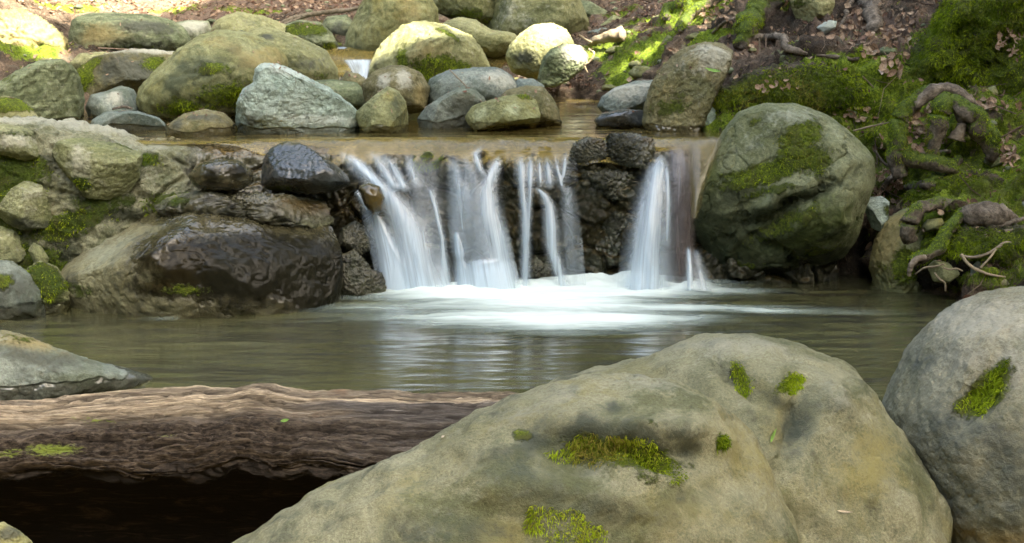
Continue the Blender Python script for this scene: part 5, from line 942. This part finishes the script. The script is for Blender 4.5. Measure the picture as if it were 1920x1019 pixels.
M['twigs'] = leafmat('dead_twig', [(.045,.03,.02),(.12,.08,.055),(.20,.14,.10),(.30,.22,.15)])
p, nn = scatter(.25 + .5 * lw + .5 * (cen[:,1] > 10) * (1 - mw), 9000, 11); strandmass('fine_twigs', p, nn, (.03, .16), (.001, .004), 12, 'twigs', .15)
p, nn = scatter(.1 + 1.0 * np.exp(-((cpx - 1780) / 130) ** 2 - ((cpy - 520) / 25) ** 2) * 8 + 3 * np.exp(-((cpx - 1350) / 60) ** 2 - ((cpy - 225) / 20) ** 2), 2500, 21); strandmass('hanging_rootlets', p + nn * .01, nn, (.03, .12), (.001, .003), 22, 'twigs', .6, 1.2)
# pebbles: loose small stones nobody could count
p, nn = scatter(.3 + .6 * lw + .6 * (cen[:,1] > 10), 500, 31); rs = np.random.RandomState(33); iv, jf = ico(2); VV = []; FF = []
for k in range(len(p)):
    r_ = .008 + .03 * rs.rand() ** 3; VV.append(p[k] + iv * (r_ * (1 + .5 * rs.rand(3)) * np.array([1, 1, .6])) * (1 + .25 * pn(iv * 1.5 + k * 3.3))[:,None]); FF.append(jf + k * len(iv))
o = mesh('gravel', np.concatenate(VV), np.concatenate(FF), M['grey'], loc=(0,0,0)); o['kind'] = 'stuff'
# bank moss
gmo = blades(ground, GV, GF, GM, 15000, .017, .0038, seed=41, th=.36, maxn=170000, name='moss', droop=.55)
# single leaves one can point to
M['green'] = leafmat('fresh_leaf', [(.16,.30,.05),(.20,.36,.07)]); M['dry1'] = leafmat('single_dry_leaf', [(.38,.22,.16),(.42,.27,.19)]); M['palel'] = leafmat('bleached_leaf', [(.5,.42,.32),(.6,.52,.42)])
def oneleaf(lab, px, py, Y, L, mat, seed, wd=.4, on=None):
    if Y is None: c, nn = gpoint(px, py, .02)
    else:
        c = P(px, py, Y); nn = np.array([0, -.6, .8])
        if on is not None:
            vx = on; qx, qy, qf = proj(vx[0]); fr = (vx[1] * (CAM - vx[0])).sum(1) > 0; i = int(np.argmin((qx - px) ** 2 + (qy - py) ** 2 + np.where(fr, 0, 1e9))); c = vx[0][i] + vx[1][i] * .003; nn = vx[1][i]
    V, F_ = leafmesh(c[None], nn[None], np.array([L]), np.array([L * wd]), 0, np.array([.12]), seed)
    o = mesh('leaf', V, F_, M[mat], attrs={'rnd': np.full(12, .5)}, smooth=True); tag(o, lab, 'leaf')
gmo['kind'] = 'stuff'
def pocket(name, lab, px, py, rx, ry, Y, n_, L, seed):
    """a pocket of fallen leaves lying together"""
    rs = np.random.RandomState(seed); pp = []; q_ = []
    for k in range(n_):
        a, r_ = rs.rand() * 6.28, rs.rand() ** .5; x_, y_ = px + rx * r_ * math.cos(a), py + ry * r_ * math.sin(a)
        if Y is None: c, nn_ = gpoint(x_, y_, .006 + .015 * rs.rand())
        else: c = P(x_, y_, Y + .04 * rs.rand() - .0006 * (y_ - py)); nn_ = np.array([0, -.7, .7])
        pp.append(c); q_.append(nn_ + rs.normal(size=3) * .5)
    q_ = np.array(q_); q_ /= np.linalg.norm(q_, axis=1)[:,None]; L_ = L * (.6 + .8 * rs.rand(n_))
    V, F_ = leafmesh(np.array(pp), q_, L_, L_ * (.45 + .4 * rs.rand(n_)), 0, .15 + .25 * rs.rand(n_), seed)
    o = mesh(name, V, F_, M['litter'], attrs={'rnd': np.repeat(.45 + .55 * rs.rand(n_), 12)}, smooth=False, loc=(0,0,0)); o['kind'] = 'stuff'
pocket('leaf_litter', '', 1722, 245, 22, 42, 7.46, 60, 0.038, 1); pocket('leaf_litter', '', 1600, 214, 24, 9, None, 10, 0.041, 2); pocket('leaf_litter', '', 1890, 285, 14, 30, None, 26, 0.038, 3)
pocket('leaf_litter', '', 1660, 345, 28, 40, None, 50, 0.038, 4); pocket('leaf_litter', '', 1850, 198, 45, 10, None, 26, 0.041, 5); pocket('leaf_litter', '', 1660, 88, 50, 22, None, 40, 0.041, 6); pocket('leaf_litter', '', 1672, 128, 16, 16, None, 10, 0.053, 7)
pocket('leaf_litter', '', 1640, 40, 80, 30, None, 70, 0.038, 8); pocket('leaf_litter', '', 1345, 25, 40, 25, None, 70, 0.038, 9); pocket('leaf_litter', '', 1005, 150, 30, 20, None, 60, 0.038, 10)
HV = (hero_v, hero_n)
oneleaf('curled pale green leaf stuck on the two-humped boulder below the small moss tuft', 1445, 820, 0, .045, 'green', 1, .22, on=HV)
oneleaf('thin pale dry leaf sliver lying low on the two-humped boulder', 1583, 962, 0, .05, 'palel', 2, .12, on=HV)
oneleaf('tiny white leaf scrap on the upper left slope of the two-humped boulder', 835, 822, 0, .02, 'palel', 3, .5, on=HV)
oneleaf('bright green leaflet lying on the fallen log', 535, 790, 0, .03, 'green', 4, .4, on=(log_v, log_n))
oneleaf('bright green fern tip against the leaning boulder', 1335, 134, 7.98, .09, 'green', 5, .3)
oneleaf('green leaf blade on the thick moss of the right bank', 1820, 107, None, .07, 'green', 6, .2)
oneleaf('large pale bleached leaf hanging point down from the grey bank root', 1653, 130, 8.0, .13, 'palel', 7, .3)

p, nn = scatter((cpx > 1380) * (cpy > -20) * (.4 + mw) + .3 * (cpy < 60), 420, 61); strandmass('root_tangle', p, nn, (.10, .45), (.003, .011), 62, 'twigs', .06)
# needles, leaf scraps and grit caught on the rocks
rs = np.random.RandomState(90); PP = np.concatenate([a for a, b, c in TOPS]); NN = np.concatenate([b for a, b, c in TOPS]); k = (PP[:,2] > .74) & (PP[:,1] > 7.6) | (PP[:,1] > 6.6) & (PP[:,0] > 1.9) & (PP[:,2] > .2)
PP, NN = PP[k], NN[k]; i = rs.choice(len(PP), 420); V, F_ = leafmesh(PP[i], NN[i], .012 + .03 * rs.rand(420) ** 2, .006 + .016 * rs.rand(420) ** 2, 0, .1 + .2 * rs.rand(420), 91)
o = mesh('leaf_scraps', V, F_, M['litter'], attrs={'rnd': np.repeat(rs.rand(420), 12)}, smooth=False, loc=(0,0,0)); o['kind'] = 'stuff'
i = rs.choice(len(PP), 300); strandmass('needles_on_rocks', PP[i], NN[i], (.02, .10), (.001, .003), 92, 'twigs', .05)
# stones wedging the gaps of the upper pool margin
rs = np.random.RandomState(95); VV = []; FF = []; iv, jf = ico(3)
for k in range(170):
    x = rs.uniform(-2.7, 1.6); y = rs.uniform(7.9, 11.5); z = float(gz(np.array([x]), np.array([y]))[0]) + .02
    if -.9 < x < 1.3 and y < 8.3: continue
    r_ = .02 + .06 * rs.rand() ** 2; VV.append(np.array([x, y, z]) + iv * (r_ * (1 + .5 * rs.rand(3)) * np.array([1, 1, .6])) * (1 + .3 * pn(iv * 1.5 + k * 3.3))[:,None]); FF.append(jf[:, ::-1] * 0 + jf + (len(VV) - 1) * len(iv))
o = mesh('gravel', np.concatenate(VV), np.concatenate(FF), M['olived'], loc=(0,0,0)); o['kind'] = 'stuff'

p, nn = scatter((cen[:,1] > 10.2) * 1.0, 700, 71); strandmass('forest_debris', p, nn, (.08, .55), (.003, .012), 72, 'twigs', .08)

pocket('leaf_litter', '', 1893, 78, 26, 30, 7.88, 40, 0.034, 14); pocket('leaf_litter', '', 1450, 160, 30, 16, 7.86, 14, 0.030, 15); pocket('leaf_litter', '', 1760, 395, 30, 12, 7.12, 8, 0.030, 16)
# ------------------------------------------------------------------ trees around the ravine, unseen: added for dappled shade and water reflections
def leafcm():
    t = NT('canopy_leaf'); r = t.at('rnd'); c = t.mix(r, (.035,.065,.015), (.09,.13,.03))
    d = t.n('ShaderNodeBsdfDiffuse'); t.l(c, d.inputs[0]); tr = t.n('ShaderNodeBsdfTranslucent'); t.l(c, tr.inputs[0]); m = t.n('ShaderNodeMixShader'); m.inputs[0].default_value = .3
    t.l(d.outputs[0], m.inputs[1]); t.l(tr.outputs[0], m.inputs[2]); t.l(m.outputs[0], t.out.inputs[0]); return t.m
M['cleaf'] = leafcm()
HOLES = [(P(30,62,10.7), .20), (P(85,60,10.6), .12), (P(95,100,10.5), .08), (P(-20,40,10.8), .2), (P(790,68,10.4), .30), (P(780,110,10.2), .13), (P(1020,68,10.5), .28), (P(1085,105,10.1), .18), (P(1148,80,11.0), .13), (P(1275,45,10.8), .05), (P(1268,20,11.3), .06), (P(1295,58,10.6), .05),(P(1235,42,11.2),.06), (P(1340,52,10.2),.05), (P(1255,100,9.8),.04), (P(1300,10,11.5),.10), (P(1210,95,10.4),.05)]  # gaps cut in the added leaves along sun rays to place sun patches
def leafcloud(name, lab, C, N, size, seed, parent=None, holes=True):
    rs = np.random.RandomState(seed); p = C
    N = len(p); sz = size * (.6 + .8 * rs.rand(N))
    if holes:
        k = np.ones(N, bool)
        for T, r_ in HOLES:
            d = p - T; s = d @ SUN; q = np.linalg.norm(d - np.outer(s, SUN), axis=1); k &= ~((q < r_ + sz * .5) & (s > 0))
        p = p[k]; sz = sz[k]; N = len(p)
    n = rs.normal(size=(N,3)); n[:,2] = abs(n[:,2]) + .8; n /= np.linalg.norm(n, axis=1)[:,None]; t = np.cross(n, rs.normal(size=(N,3))); t /= np.linalg.norm(t, axis=1)[:,None]; s = np.cross(n, t)
    V = np.stack([p - t * sz[:,None] * .5, p + s * sz[:,None] * .35, p + t * sz[:,None] * .5, p - s * sz[:,None] * .35], 1).reshape(-1, 3); i = np.arange(N) * 4
    return mesh(name, V, np.stack([i, i+1, i+2, i+3], 1), M['cleaf'], parent=parent, attrs={'rnd': np.repeat(rs.rand(N), 4)}, smooth=False)
def tree(label, x, y, r, h, lean, cc, cr, N, seed, size=.22, holes=True):
    z0 = float(gz(np.array([x]), np.array([y]))[0]) - .3
    root_ = empty('tree', (x, y, z0)); tag(root_, label, 'tree', 'trees on the slope beyond the stream' if 'tall dark' in label else None)
    pts_ = [(x, y, z0), (x + lean[0] * .2, y + lean[1] * .2, z0 + h * .35), (x + lean[0] * .6, y + lean[1] * .6, z0 + h * .7), (x + lean[0], y + lean[1], z0 + h)]
    v, f = tube(pts_, [r, r * .8, r * .6, r * .25], seg=14, step=.2, wob=.1, seed=seed); mesh('trunk', v, f, M['root'], parent=root_, attrs={'moss': np.full(len(v), .3), 'pale': np.zeros(len(v))})
    rs = np.random.RandomState(seed); top = np.array(pts_[-1]); ctr = np.array(cc)
    for k in range(9):
        e = ctr + rs.uniform(-.75, .75, 3) * cr; s = np.array(pts_[2]) + (top - np.array(pts_[2])) * rs.rand(); m_ = (s + e) / 2 + np.array([0, 0, .4])
        v, f = tube([s, m_, e], [r * .25, r * .15, r * .05], seg=7, step=.15, wob=.15, seed=seed + k); mesh('limb', v, f, M['root'], parent=root_, attrs={'moss': np.full(len(v), .2), 'pale': np.zeros(len(v))})
    u = rs.normal(size=(N,3)); u /= np.linalg.norm(u, axis=1)[:,None]; rr = rs.rand(N) ** .5; p = ctr + u * rr[:,None] * cr
    p += np.stack([fbm(p * .6 + 3, 2), fbm(p * .6 + 33, 2), fbm(p * .6 + 63, 2)], 1) * .5
    leafcloud('crown', None, p, N, size, seed, parent=root_, holes=holes)
# added canopy tree: crown placed between sun and stream to block sunlight
mid = np.array([.0, 8.6, .6]) + SUN * 13.0
tree('unseen broad leafy tree added above the frame to shade the stream', mid[0] + 3.4, mid[1] - 3.0, .35, 12.5, (-3, 2.5), mid, np.array([4.9, 7.0, 1.3]), 170000, 301, .28)
for i, (x, y, h) in enumerate([(-6.5,19,13),(-3.5,22,15),(-.8,19.5,14),(2.0,23,15),(4.5,19,13),(7.5,21,14),(-9,16,12),(9.5,15,12),(-8.5,9,11),(-9.5,4,11)]):
    tree('tall dark tree on the slope beyond the stream', x, y, .28, h, (.3, .2), np.array([x, y, h * .72]), np.array([2.0, 2.0, h * .33]), 7000, 310 + i, .4, holes=True)
# unseen ring of leaves added around the ravine to block low sky light
rs = np.random.RandomState(77); N = 75000; a_ = rs.rand(N) * 2 * math.pi; rr = 11.5 + 3.5 * rs.rand(N) + 1.5 * np.sin(a_ * 7)
p = np.stack([rr * np.cos(a_) * .85, 7 + rr * np.sin(a_) * 1.15, rs.rand(N) ** 1.2 * 8.2], 1)
p = p[(p[:, 2] > .2) & ~((p[:, 1] > 12) & (p[:, 2] < 2.2 + (p[:, 1] - 12) * .35))]
o = leafcloud('added_shade_wood', '', p, len(p), .55, 78); o['kind'] = 'stuff'
for o in list(scene.objects):
    if '_o' in o: del o['_o']
